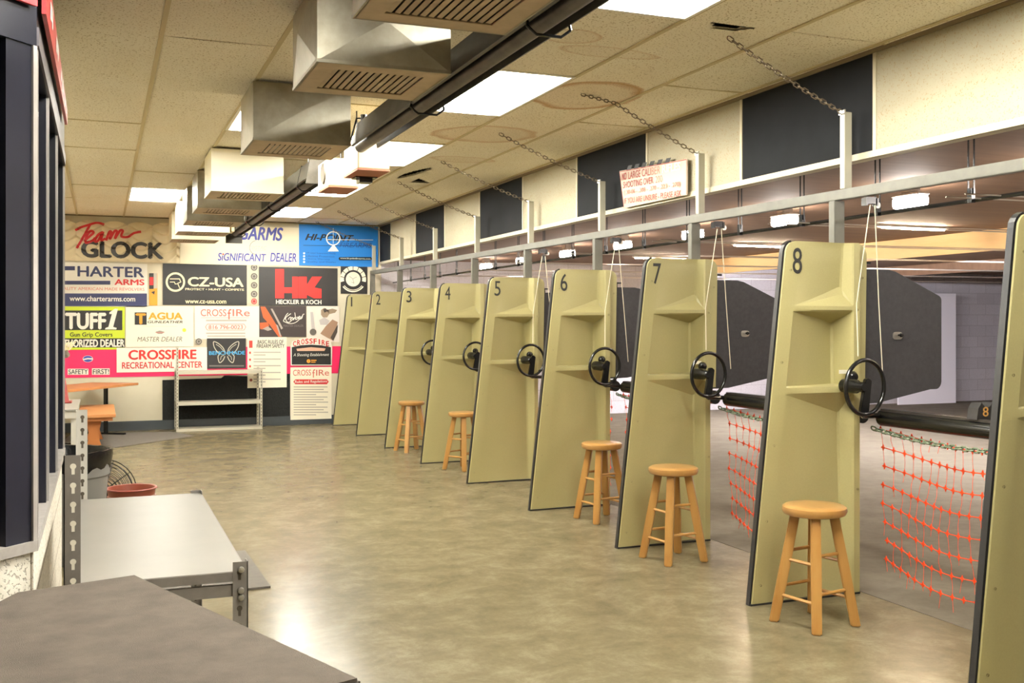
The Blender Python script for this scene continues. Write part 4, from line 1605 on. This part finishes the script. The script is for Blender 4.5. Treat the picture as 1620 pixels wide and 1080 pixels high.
# --- phone number sign
P = Poster('poster', 'white sign with thin red lettering and a boxed telephone number', 'poster', (308, 484, 410, 536), Wt, 1, 'banners and posters on the back wall')
P.text('CROSS', (317.5, 489, 358, 500), Fr, bold=0.005)
P.text('f', (360, 488.5, 366, 505), Fr, bold=0.005)
P.text('IRe', (368, 489, 395, 500), Fr, bold=0.005)
P.shapes([(318, 502, 394, 502.8), (326, 505.5, 390, 508), (326, 526, 388, 528), (328, 530.5, 388, 532.5)], Fg, 'small_print')
P.stroke([(328, 512.5), (386, 512.5), (389, 517), (386, 522), (328, 522), (325, 517), (328, 512.5)], 0.8, Fr, 'outline')
P.text('816 796-0023', (330, 514, 384, 520.5), Fr, bold=0.01)

# --- magenta banner running behind the others
P = Poster('banner', 'long magenta cloth banner with boxed safety slogan running behind the signs', 'banner', (90, 549, 541, 594), Pk, 0, 'banners and posters on the back wall')
P.shapes([(107, 583, 140, 592.5), (145.5, 582.5, 173.5, 592.5)], Wt, 'paper_strip')
P.text('SAFETY', (108.5, 584, 139, 591.5), K, step=2, bold=0.01)
P.text('FIRST!', (147, 583.8, 172.5, 591.5), K, step=2, bold=0.01)
P.ring(139, 567.5, 0, 8.2, Wt, 'oval_badge', 1, ky=0.65)
P.ring(139, 567.5, 0, 7.4, ink('badge_blue', 50, 70, 160), 'oval_badge', 2, ky=0.65)
P.stroke([(132, 568.5), (139, 567), (146, 567.5)], 2.4, Wt, 'mark', 3)

# --- recreational center sign
P = Poster('poster', 'white sign with two rows of bold red capitals over the magenta banner', 'sign', (184.5, 549.5, 327.5, 588), Wt, 2, 'banners and posters on the back wall')
cf = ink('strong_red', 200, 44, 36)
P.text('CROSSFIRE', (203, 553, 311, 568.5), cf, bold=0.035)
P.text('RECREATIONAL CENTER', (193, 572, 320, 582.3), cf, bold=0.02)

# --- butterfly poster
P = Poster('poster', 'black poster with pale butterfly outline and blue lettering', 'poster', (327.5, 535, 389, 582.5), ink('poster_charcoal', 30, 28, 30), 2, 'banners and posters on the back wall')
bw = ink('wing_grey', 196, 188, 170)


def c8(pts):
    return [(330 + x / 4.697, 470 + y / 4.697) for x, y in pts]


for sgn in (1, -1):
    def mir(pts):
        return c8([(130 + sgn * (x - 130), y) for x, y in pts])
    P.stroke(smooth_path(mir([(138, 420), (150, 380), (185, 345), (222, 330), (220, 365), (200, 400), (175, 418), (190, 440), (180, 485), (155, 470), (140, 440)])), 1.5, bw, 'butterfly')
    P.stroke(smooth_path(mir([(150, 400), (175, 370), (205, 350)])), 1.0, bw, 'butterfly', 2)
    P.stroke(smooth_path(mir([(145, 430), (165, 440), (172, 465)])), 1.0, bw, 'butterfly', 2)
P.text('BENCHMADE', (330.5, 555, 387.5, 561), ink('label_blue', 70, 160, 214), step=3, bold=0.03)
P.shapes([(331, 577.5, 386, 579.5)], ink('print_grey', 110, 104, 100), 'small_print')

# --- safety rules sheet
P = Poster('poster', 'white sheet of firearm safety rules behind the metal rack', 'poster', (391.5, 533, 453.5, 613), ink('paper', 244, 236, 214), 2, 'banners and posters on the back wall')
P.shapes([(394, 538.5, 399.5, 550), (394, 556, 397, 559.5), (394, 567, 397, 570.5), (394, 577.5, 397, 581)], ink('rule_red', 212, 70, 60), 'red_mark')
P.text('BASIC RULES OF', (407.5, 537.5, 448.5, 543.5), K, bold=0.01)
P.text('FIREARM SAFETY', (406, 544, 450, 550), K, bold=0.01)
P.shapes([(401, 556.2 + 10.6 * i + 4.2 * k, (444, 420)[k], 558 + 10.6 * i + 4.2 * k) for i in range(5) for k in range(2)], Fg, 'small_print')
P.ring(397, 601, 0, 2.3, ink('rule_brown', 140, 70, 50), 'dot', 1, n=14)

# --- dark poster with script
P = Poster('poster', 'dark poster with orange diagonal shapes and white script lettering', 'poster', (410, 484, 484.5, 533), ink('poster_dark', 50, 40, 40), 1, 'banners and posters on the back wall')
P.shapes([c8([(385, 70), (420, 70), (470, 150), (500, 200), (545, 292), (520, 295), (450, 200), (405, 150)]), c8([(380, 190), (440, 185), (450, 215), (400, 240), (382, 235)])], ink('poster_orange', 200, 96, 52), 'orange_shape')
P.shapes([c8([(460, 85), (475, 85), (552, 230), (540, 240)]), c8([(400, 235), (440, 215), (470, 240), (440, 250)]), c8([(500, 200), (515, 210), (540, 290), (530, 292)])], ink('poster_silver', 170, 160, 152), 'grey_shape', 2)
for pts in ([(555, 175), (575, 135), (590, 118)], [(560, 165), (585, 140), (610, 122)], [(570, 155), (580, 180), (600, 185), (640, 150)], [(590, 165), (602, 150), (612, 150), (606, 170), (622, 150), (630, 168), (640, 152), (648, 168)],
            [(640, 115), (648, 160), (660, 160), (664, 148), (652, 150)], [(668, 158), (680, 146), (672, 142), (668, 160), (690, 158), (700, 130), (710, 125)], [(555, 178), (600, 195), (650, 185), (700, 135)]):
    P.stroke(smooth_path(c8(pts)), 1.3, Wt, step=3)
P.text('MASTER DEALER', (448.5, 513.5, 480, 516.8), ink('print_grey', 150, 140, 132), step=2)

# --- pale photographic poster
P = Poster('poster', 'pale photo poster with brown and grey shapes left of partition one', 'poster', (485.5, 484, 537, 541), ink('poster_pale', 226, 216, 206), 1, 'banners and posters on the back wall')
P.shapes([c8([(835, 95), (860, 78), (890, 95), (900, 120), (880, 150), (850, 150), (835, 130)]), c8([(870, 95), (920, 85), (955, 95), (940, 115), (900, 125)])], ink('poster_taupe', 150, 130, 108), 'taupe_shape')
P.shapes([c8([(830, 270), (870, 215), (920, 165), (960, 185), (940, 260), (920, 320), (880, 300)])], ink('poster_brown', 158, 126, 104), 'brown_shape')
P.shapes([c8([(820, 170), (860, 150), (900, 175), (880, 205), (830, 205)]), c8([(755, 110), (775, 110), (790, 240), (765, 240)])], ink('poster_grey', 188, 180, 178), 'grey_shape', 2)
P.shapes([c8([(850, 90), (870, 82), (880, 100), (860, 115)]), c8([(905, 300), (960, 200), (955, 260), (925, 325)])], ink('poster_black', 60, 50, 46), 'dark_shape', 3)
P.ring(495, 525, 0, 5.2, ink('sticker_grey', 96, 90, 84), 'dot', 3, n=20)

# --- arched black sign
P = Poster('poster', 'black arched sign with red capitals on a cream arch', 'sign', (459, 533, 526, 579), None, 3, 'banners and posters on the back wall')
P.shapes([[(460, 578), (525, 578), (525.5, 548), (523, 540), (508, 535), (492, 533), (476, 535), (462, 540), (459.5, 548)]], Wt, 'board', 0)
P.shapes([[(461.5, 576.5), (523.5, 576.5), (523.5, 549), (508, 546), (492, 545), (476, 546), (461.5, 549)]], K, 'panel', 1)
for k, ch in enumerate('CROSSFIRE'):
    u = k / 8
    cx = 466 + 52 * u
    cy = 543.5 - 4.2 * (1 - (2 * u - 1) ** 2)
    P.text(ch, (cx - (1 if ch == 'I' else 2.6), cy - 4.2, cx + (1 if ch == 'I' else 2.6), cy + 4.2), cf, step=2, bold=0.03)
P.shapes([[(469, 551.5), (492, 549), (515, 551), (513, 555), (470, 555)]], ink('bar_pink', 222, 176, 150), 'bar', 2)
P.text('A Shooting Establishment', (464, 558.5, 520.5, 564.5), Wt, step=2, shear=0.3)
P.ring(488, 571, 0.6, 3.0, Og, 'emblem', 2, n=20)
P.shapes([(492, 569, 500.5, 570.5), (492, 572, 499, 573.2)], Og, 'small_print', 2)

# --- rules and regulations
P = Poster('poster', 'white rules sheet with red pill heading beside partition one', 'poster', (459.5, 580.5, 524.5, 663), ink('paper', 244, 236, 214), 2, 'banners and posters on the back wall')
P.text('CROSS', (463.5, 584.5, 492, 594), Fr, bold=0.005)
P.text('f', (494, 584, 498.5, 597), Fr, bold=0.005)
P.text('IRe', (500, 584.5, 520.5, 594), Fr, bold=0.005)
P.shapes([[(467, 600), (517, 600), (520, 603.5), (517, 607.5), (467, 607.5), (464, 603.5)]], Rd, 'pill')
P.text('Rules and Regulations', (466.5, 601, 517.5, 606.5), Wt, step=2, bold=0.02)
P.shapes([(464.5, 611 + 4.0 * i, (518, 512, 519, 500)[i % 4], 612.6 + 4.0 * i) for i in range(12)], Fg, 'small_print')

# --- black foam boards
for lab, bx in (('rough black foam board behind the metal rack', [(257, 668), (397, 660), (397, 595), (355, 594), (350, 598), (257, 601)]),
                ('smaller rough black foam board between rack and rules sheet', [(396, 664), (459, 662), (459, 591), (396, 592)])):
    pts = [wall_point(*p, WALL_Y - 0.012) for p in bx]
    cx, cz = sum(p[0] for p in pts) / len(pts), min(p[1] for p in pts)
    mb = MB().prism([(a - cx, b - cz) for a, b in pts], 0.0, 0.005, XZ)
    tag(mb.build('foam_board', foam_m, loc=(cx, WALL_Y - 0.008, cz)), lab, 'foam board', 'black foam boards low on the back wall')

# ================================================================== METAL RACK BY THE WALL
t = thing('metal_rack', (1.48, 14.5, 0), 'low cream metal shelf rack standing before the black foam', 'rack')


def slotted_post(x, y, h, sx, sy, w_=0.035, n=10, m=rackm_m, hole=black_m, parent=None, name='post', d_=None):
    """an angle post with its two legs in +sx and +sy, slots drawn as dark recessed keyholes"""
    mb = MB()
    e = 0.003
    mb.box(min(x, x + sx * w_), max(x, x + sx * w_), min(y, y + sy * e), max(y, y + sy * e), 0, h)
    mb.box(min(x, x + sx * e), max(x, x + sx * e), min(y, y + sy * w_), max(y, y + sy * w_), 0, h)
    o = mb.build(name, m, parent)
    return o


def keyholes(parent, xc, y, zs, m, r=0.011, single=False):
    mb = MB()
    for z in zs:
        if single:
            mb = MB()
        pts = []
        for k in range(12):
            a = -PI * 0.33 + 2 * PI * 0.83 * k / 11
            pts.append((xc + r * math.cos(a), z + r * math.sin(a)))
        pts.append((xc - r * 0.5, z - 0.022))
        pts.append((xc + r * 0.5, z - 0.022))
        mb.flat(pts, y)
        if single:
            mb.build('keyhole', m, parent)
    return None if single else mb.build('keyhole_pattern', m, parent)


for (x, y, h, sx, sy) in ((-0.56, -0.15, 1.13, 1, 1), (0.56, -0.15, 0.83, -1, 1), (-0.56, 0.2, 0.83, 1, -1), (0.56, 0.2, 0.83, -1, -1)):
    o = slotted_post(x, y, h, sx, sy, 0.03, parent=t)
    keyholes(o, x + sx * 0.016, y - 0.0008 if sy > 0 else y - 0.0038, [0.06 + 0.045 * k for k in range(int(h / 0.045) - 1)], ink('slot_brown', 70, 62, 50), 0.006)
for z in (0.02, 0.375, 0.785):
    MB().box(-0.555, 0.555, -0.146, 0.196, z, z + 0.012).box(-0.555, 0.555, -0.147, -0.143, z - 0.03, z + 0.0125).box(-0.555, 0.555, 0.193, 0.197, z - 0.03, z + 0.012).build('shelf', rackm_m, t)

# ================================================================== TABLES AND BENCH AT THE BACK
t = thing('pedestal_table', (0.02, 13.75, 0), 'wooden topped table on black metal T legs by the back wall', 'table', rotz=math.radians(58))
MB().box(-0.85, 0.72, -0.06, 0.60, 0.63, 0.66).build('table_top', oak_m, t, bevel=0.004)
for x in (-0.62, 0.5):
    MB().box(x - 0.02, x + 0.02, 0.25, 0.29, 0.03, 0.63).build('leg', blackmetal_m, t)
    f = MB().box(x - 0.03, x + 0.03, 0.0, 0.54, 0.0, 0.03)
    f.build('foot', blackmetal_m, t, bevel=0.006)
t = thing('wooden_bench', (-0.05, 13.1, 0), 'long low wooden bench with trestle legs next to the bin', 'bench')
MB().box(-0.19, 0.20, -0.78, 0.80, 0.385, 0.42).build('bench_top', oak_m, t, bevel=0.004)
MB().box(-0.16, 0.17, -0.74, 0.76, 0.345, 0.385).build('apron', mat('bench_side_wood', srgb(176, 110, 56), 0.5), t)
for y in (-0.62, 0.6):
    lg = MB()
    lg.prism([(-0.12, 0.009), (0.07, 0.009), (0.035, 0.12), (0.03, 0.22), (0.055, 0.345), (-0.11, 0.345), (-0.08, 0.22), (-0.085, 0.12)], y - 0.02, y + 0.02, XZ)
    lg.build('leg', mat('bench_leg_wood', srgb(170, 104, 50), 0.5), t, bevel=0.004)
mt = MB().prism([(-0.5, 12.85), (0.07, 12.66), (1.10, 13.70), (0.86, 14.33), (-0.35, 14.6)], 0.001, 0.008)
tag(mt.build('floor_mat', mat_m), 'dark grey floor mat spread under the bench by the back wall', 'mat')
mt = MB().prism([(0.25, 5.62), (0.845, 5.645), (0.832, 6.6), (0.25, 6.62)], 0.001, 0.012)
tag(mt.build('floor_mat', mat_m), 'grey rubber mat on the floor beyond the white shelf table', 'mat')

# ================================================================== WHITE SHELF TABLE WITH SLOTTED POSTS
t = thing('shelf_table', (0.15, 3.82, 0), 'long low shelf unit with white top and grey slotted posts', 'shelf unit')
X0, X1, Y0, Y1 = -0.245, 0.245, -0.75, 0.75
MB().box(X0 + 0.004, X1 - 0.004, Y0 + 0.004, Y1 - 0.004, 0.684, 0.70).build('table_top', mela_m, t, bevel=0.001)
fr = MB()
for (a, b, c, d) in ((X0, X1, Y0, Y0 + 0.004), (X0, X1, Y1 - 0.004, Y1), (X0, X0 + 0.004, Y0, Y1), (X1 - 0.004, X1, Y0, Y1)):
    fr.box(a, b, c, d, 0.672, 0.6985)
fr.box(X0, X1, Y0 + 0.004, Y0 + 0.02, 0.628, 0.662)
fr.build('rim_frame', angle_m, t)
for (x, y, h, sx, sy, mm) in ((X0, Y0 - 0.003, 1.055, 1, 1, angle_m), (X1, Y0 - 0.003, 0.728, -1, 1, angle_m), (X0, Y1 + 0.003, 1.065, 1, -1, anglelight_m), (X1, Y1 + 0.003, 0.712, -1, -1, angle_m)):
    o = slotted_post(x, y, h, sx, sy, 0.043, m=mm, parent=t)
    yy = y - 0.0006 if sy > 0 else y - 0.0036
    n_ = int(h / 0.055)
    keyholes(o, x + sx * 0.024, yy, [h - 0.03 - 0.052 * k for k in range(n_)], mat('slot_light', srgb(226, 220, 204), 0.6) if h > 1 and sy > 0 else ink('slot_brown', 70, 62, 50), 0.008, single=True)
    if sx < 0 and sy > 0:
        for z in (0.705, 0.645, 0.625):
            bm_ = MB().lathe([(0.0, 0.008), (0.008, 0.007), (0.01, 0.0)], 10, Matrix.Translation((x - 0.02, y - 0.001, z)) @ Matrix.Rotation(PI / 2, 4, 'X'))
            bm_.build('bolt', steel_m, o, smooth=True)

# ================================================================== CARPETED BENCH TABLE IN FRONT
t = thing('carpeted_table', (0.0, 2.0, 0), 'large taupe carpet covered table top cut by the lower picture corner', 'table')
pl = [(0.074, 0.523), (-0.17, 0.45), (-0.30, 0.15), (-0.34, -0.55), (0.02, -0.48), (0.392, -0.355)]
MB().prism(pl, 0.812, 0.84).build('table_top', carpet_m, t, bevel=0.006)
ed = MB()
inner = [(x * 0.985, y * 0.985 + 0.001) for x, y in pl]
ed.prism(inner, 0.79, 0.811)
ed.build('under_board', mat('dark_edge_board', srgb(52, 46, 42), 0.6), t)
for (x, y) in ((0.03, 0.42), (-0.2, 0.3), (-0.28, -0.45), (0.29, -0.33)):
    MB().box(x - 0.025, x + 0.025, y - 0.025, y + 0.025, 0, 0.79).build('leg', blackmetal_m, t)

# ================================================================== BIN, BUCKETS, FAN, COUNTER
t = thing('trash_can', (-0.20, 6.78, 0), 'grey round bin with black liner beside the slotted post', 'bin')
MB().lathe([(0.0, 0.0), (0.20, 0.0), (0.205, 0.01), (0.24, 0.50), (0.25, 0.51), (0.25, 0.57), (0.243, 0.575), (0.26, 0.64), (0.25, 0.645), (0.235, 0.5), (0.2, 0.02), (0, 0.02)], 36).build('bin_body', can_m, t, smooth=True)
lb = MB()
n = 48
rows = [(0.247, 0.555, 0.014), (0.262, 0.59, 0.005), (0.268, 0.63, 0.003), (0.266, 0.662, 0.002), (0.25, 0.66, 0.002), (0.235, 0.6, 0.004), (0.2, 0.45, 0.01)]
vsl, fs = [], []
for i, (r, z, j) in enumerate(rows):
    for k in range(n):
        a = 2 * PI * k / n
        rr = r + (0.004 if i == 0 else 0.0)
        vsl.append((rr * math.cos(a), rr * math.sin(a), z + j * math.sin(k * 1.7) + (j * 0.7) * math.sin(k * 0.6)))
for i in range(len(rows) - 1):
    for k in range(n):
        k2 = (k + 1) % n
        fs.append((i * n + k, i * n + k2, (i + 1) * n + k2, (i + 1) * n + k))
fs.append(tuple((len(rows) - 1) * n + k for k in range(n)))
lb.add(vsl, fs)
lb.build('bin_liner', bag_m, t, smooth=True)

t = thing('red_bucket', (0.183, 7.14, 0), 'open brownish red plastic bucket behind the white shelf table', 'bucket')
MB().lathe([(0.0, 0.0), (0.115, 0.0), (0.14, 0.29), (0.148, 0.295), (0.148, 0.31), (0.143, 0.313), (0.15, 0.36), (0.144, 0.36), (0.134, 0.3), (0.11, 0.01), (0, 0.01)], 32).build('bucket_body', bucket_m, t, smooth=True)
MB().tube([(0.152 * math.cos(a), 0.152 * math.sin(a), 0.357) for a in [2 * PI * k / 32 for k in range(32)]], 0.006, 6, closed=True).build('rim', mat('bucket_rim', srgb(120, 48, 36), 0.4), t, smooth=True)
t = thing('small_pot', (-0.05, 5.95, 0), 'small dark reddish pot between white shelf table and bin', 'pot')
MB().lathe([(0.0, 0.0), (0.07, 0.0), (0.095, 0.40), (0.1, 0.41), (0.1, 0.44), (0.092, 0.44), (0.085, 0.38), (0.06, 0.02), (0, 0.02)], 24).build('pot_body', mat('pot_dark_red', srgb(110, 66, 58), 0.4), t, smooth=True)

t = thing('drum_fan', (0.0, 7.72, 0), 'dark round wire guard fan standing behind the grey bin', 'fan', rotz=-0.25)
FR, FZ = 0.225, 0.25
g = MB()
for sgn in (-1, 1):
    for q in range(9):
        r = FR * (1 - q * 0.1)
        yy = sgn * (0.05 + 0.03 * (1 - (r / FR) ** 2))
        g.tube([(r * math.cos(a), yy, FZ + r * math.sin(a)) for a in [2 * PI * k / 32 for k in range(32)]], 0.004 if q == 0 else 0.0022, 5, closed=True)
    for k in range(10):
        a = 2 * PI * k / 10
        g.tube([(0.02 * math.cos(a), sgn * 0.08, FZ + 0.02 * math.sin(a)), (FR * math.cos(a), sgn * 0.05, FZ + FR * math.sin(a))], 0.0025, 5)
g.build('wire_guard', blackmetal_m, t)
bl = MB()
for k in range(4):
    M = Matrix.Translation((0, 0, FZ)) @ Matrix.Rotation(PI / 2 * k, 4, 'Y') @ Matrix.Rotation(0.5, 4, 'X')
    bl.prism([(0.02, -0.03), (0.19, -0.08), (0.2, 0.06), (0.02, 0.03)], -0.002, 0.002, M @ XZ)
bl.build('blades', mat('fan_blade_grey', srgb(84, 78, 72), 0.5), t)
MB().lathe([(0, -0.05), (0.05, -0.05), (0.055, 0.0), (0.05, 0.06), (0, 0.06)], 16, Matrix.Translation((0, 0, FZ)) @ Matrix.Rotation(PI / 2, 4, 'X')).build('motor', blackmetal_m, t, smooth=True)
ft = MB()
for s in (-1, 1):
    ft.tube([(s * 0.15, -0.1, 0.01), (s * 0.15, 0.1, 0.01)], 0.01, 6).tube([(s * 0.15, 0, 0.01), (s * 0.16, 0, 0.1)], 0.01, 6)
ft.build('foot', blackmetal_m, t)

t = thing('white_counter', (-0.6, 9.4, 0), 'white topped counter seen past the booth corner', 'counter')
MB().box(-0.45, 0.43, -0.6, 0.6, 0.735, 0.75).build('counter_top', mela_m, t, bevel=0.002)
MB().box(-0.44, 0.42, -0.59, 0.59, 0.68, 0.735).build('rim_frame', anglelight_m, t)
for (x, y) in ((-0.42, -0.57), (0.38, -0.57), (-0.42, 0.55), (0.38, 0.55)):
    MB().box(x, x + 0.035, y, y + 0.035, 0, 0.68).build('leg', anglelight_m, t)
t = thing('traffic_cone', (-0.33, 9.6, 0.751), 'red plastic cone standing on the white counter', 'cone')
MB().lathe([(0.0, 0.0), (0.085, 0.0), (0.075, 0.02), (0.035, 0.29), (0.03, 0.30), (0, 0.30)], 24).build('cone_body', conered_m, t, smooth=True)
MB().box(-0.1, 0.1, -0.1, 0.1, 0.0, 0.012).build('cone_base', conered_m, t, bevel=0.004)
t = thing('counter_brush', (-0.36, 9.25, 0.751), 'cream bristled brush head with grey block on the counter', 'brush')
MB().tube([(-0.1, 0, 0.0), (-0.12, 0.0, 0.38)], 0.012, 8).build('handle', oak_m, t, smooth=True)
hd_ = MB()
hd_.prism([(-0.16, 0.36), (0.10, 0.46), (0.125, 0.41), (0.10, 0.385), (0.02, 0.42), (-0.12, 0.30)], -0.04, 0.04, XZ)
hd_.build('block', mat('brush_block', srgb(112, 98, 84), 0.6), t, bevel=0.006)
br = MB()
rnd = random.Random(5)
for k in range(110):
    u = rnd.random()
    x = -0.15 + 0.27 * u
    z = 0.365 + 0.1 * u
    yy = rnd.uniform(-0.035, 0.035)
    br.tube([(x, yy, z - 0.01), (x + rnd.uniform(-.02, .05), yy * 1.4, z + 0.05 + rnd.uniform(0, .02))], 0.003, 4)
br.build('bristles', mat('bristle_cream', srgb(222, 206, 170), 0.9), t)
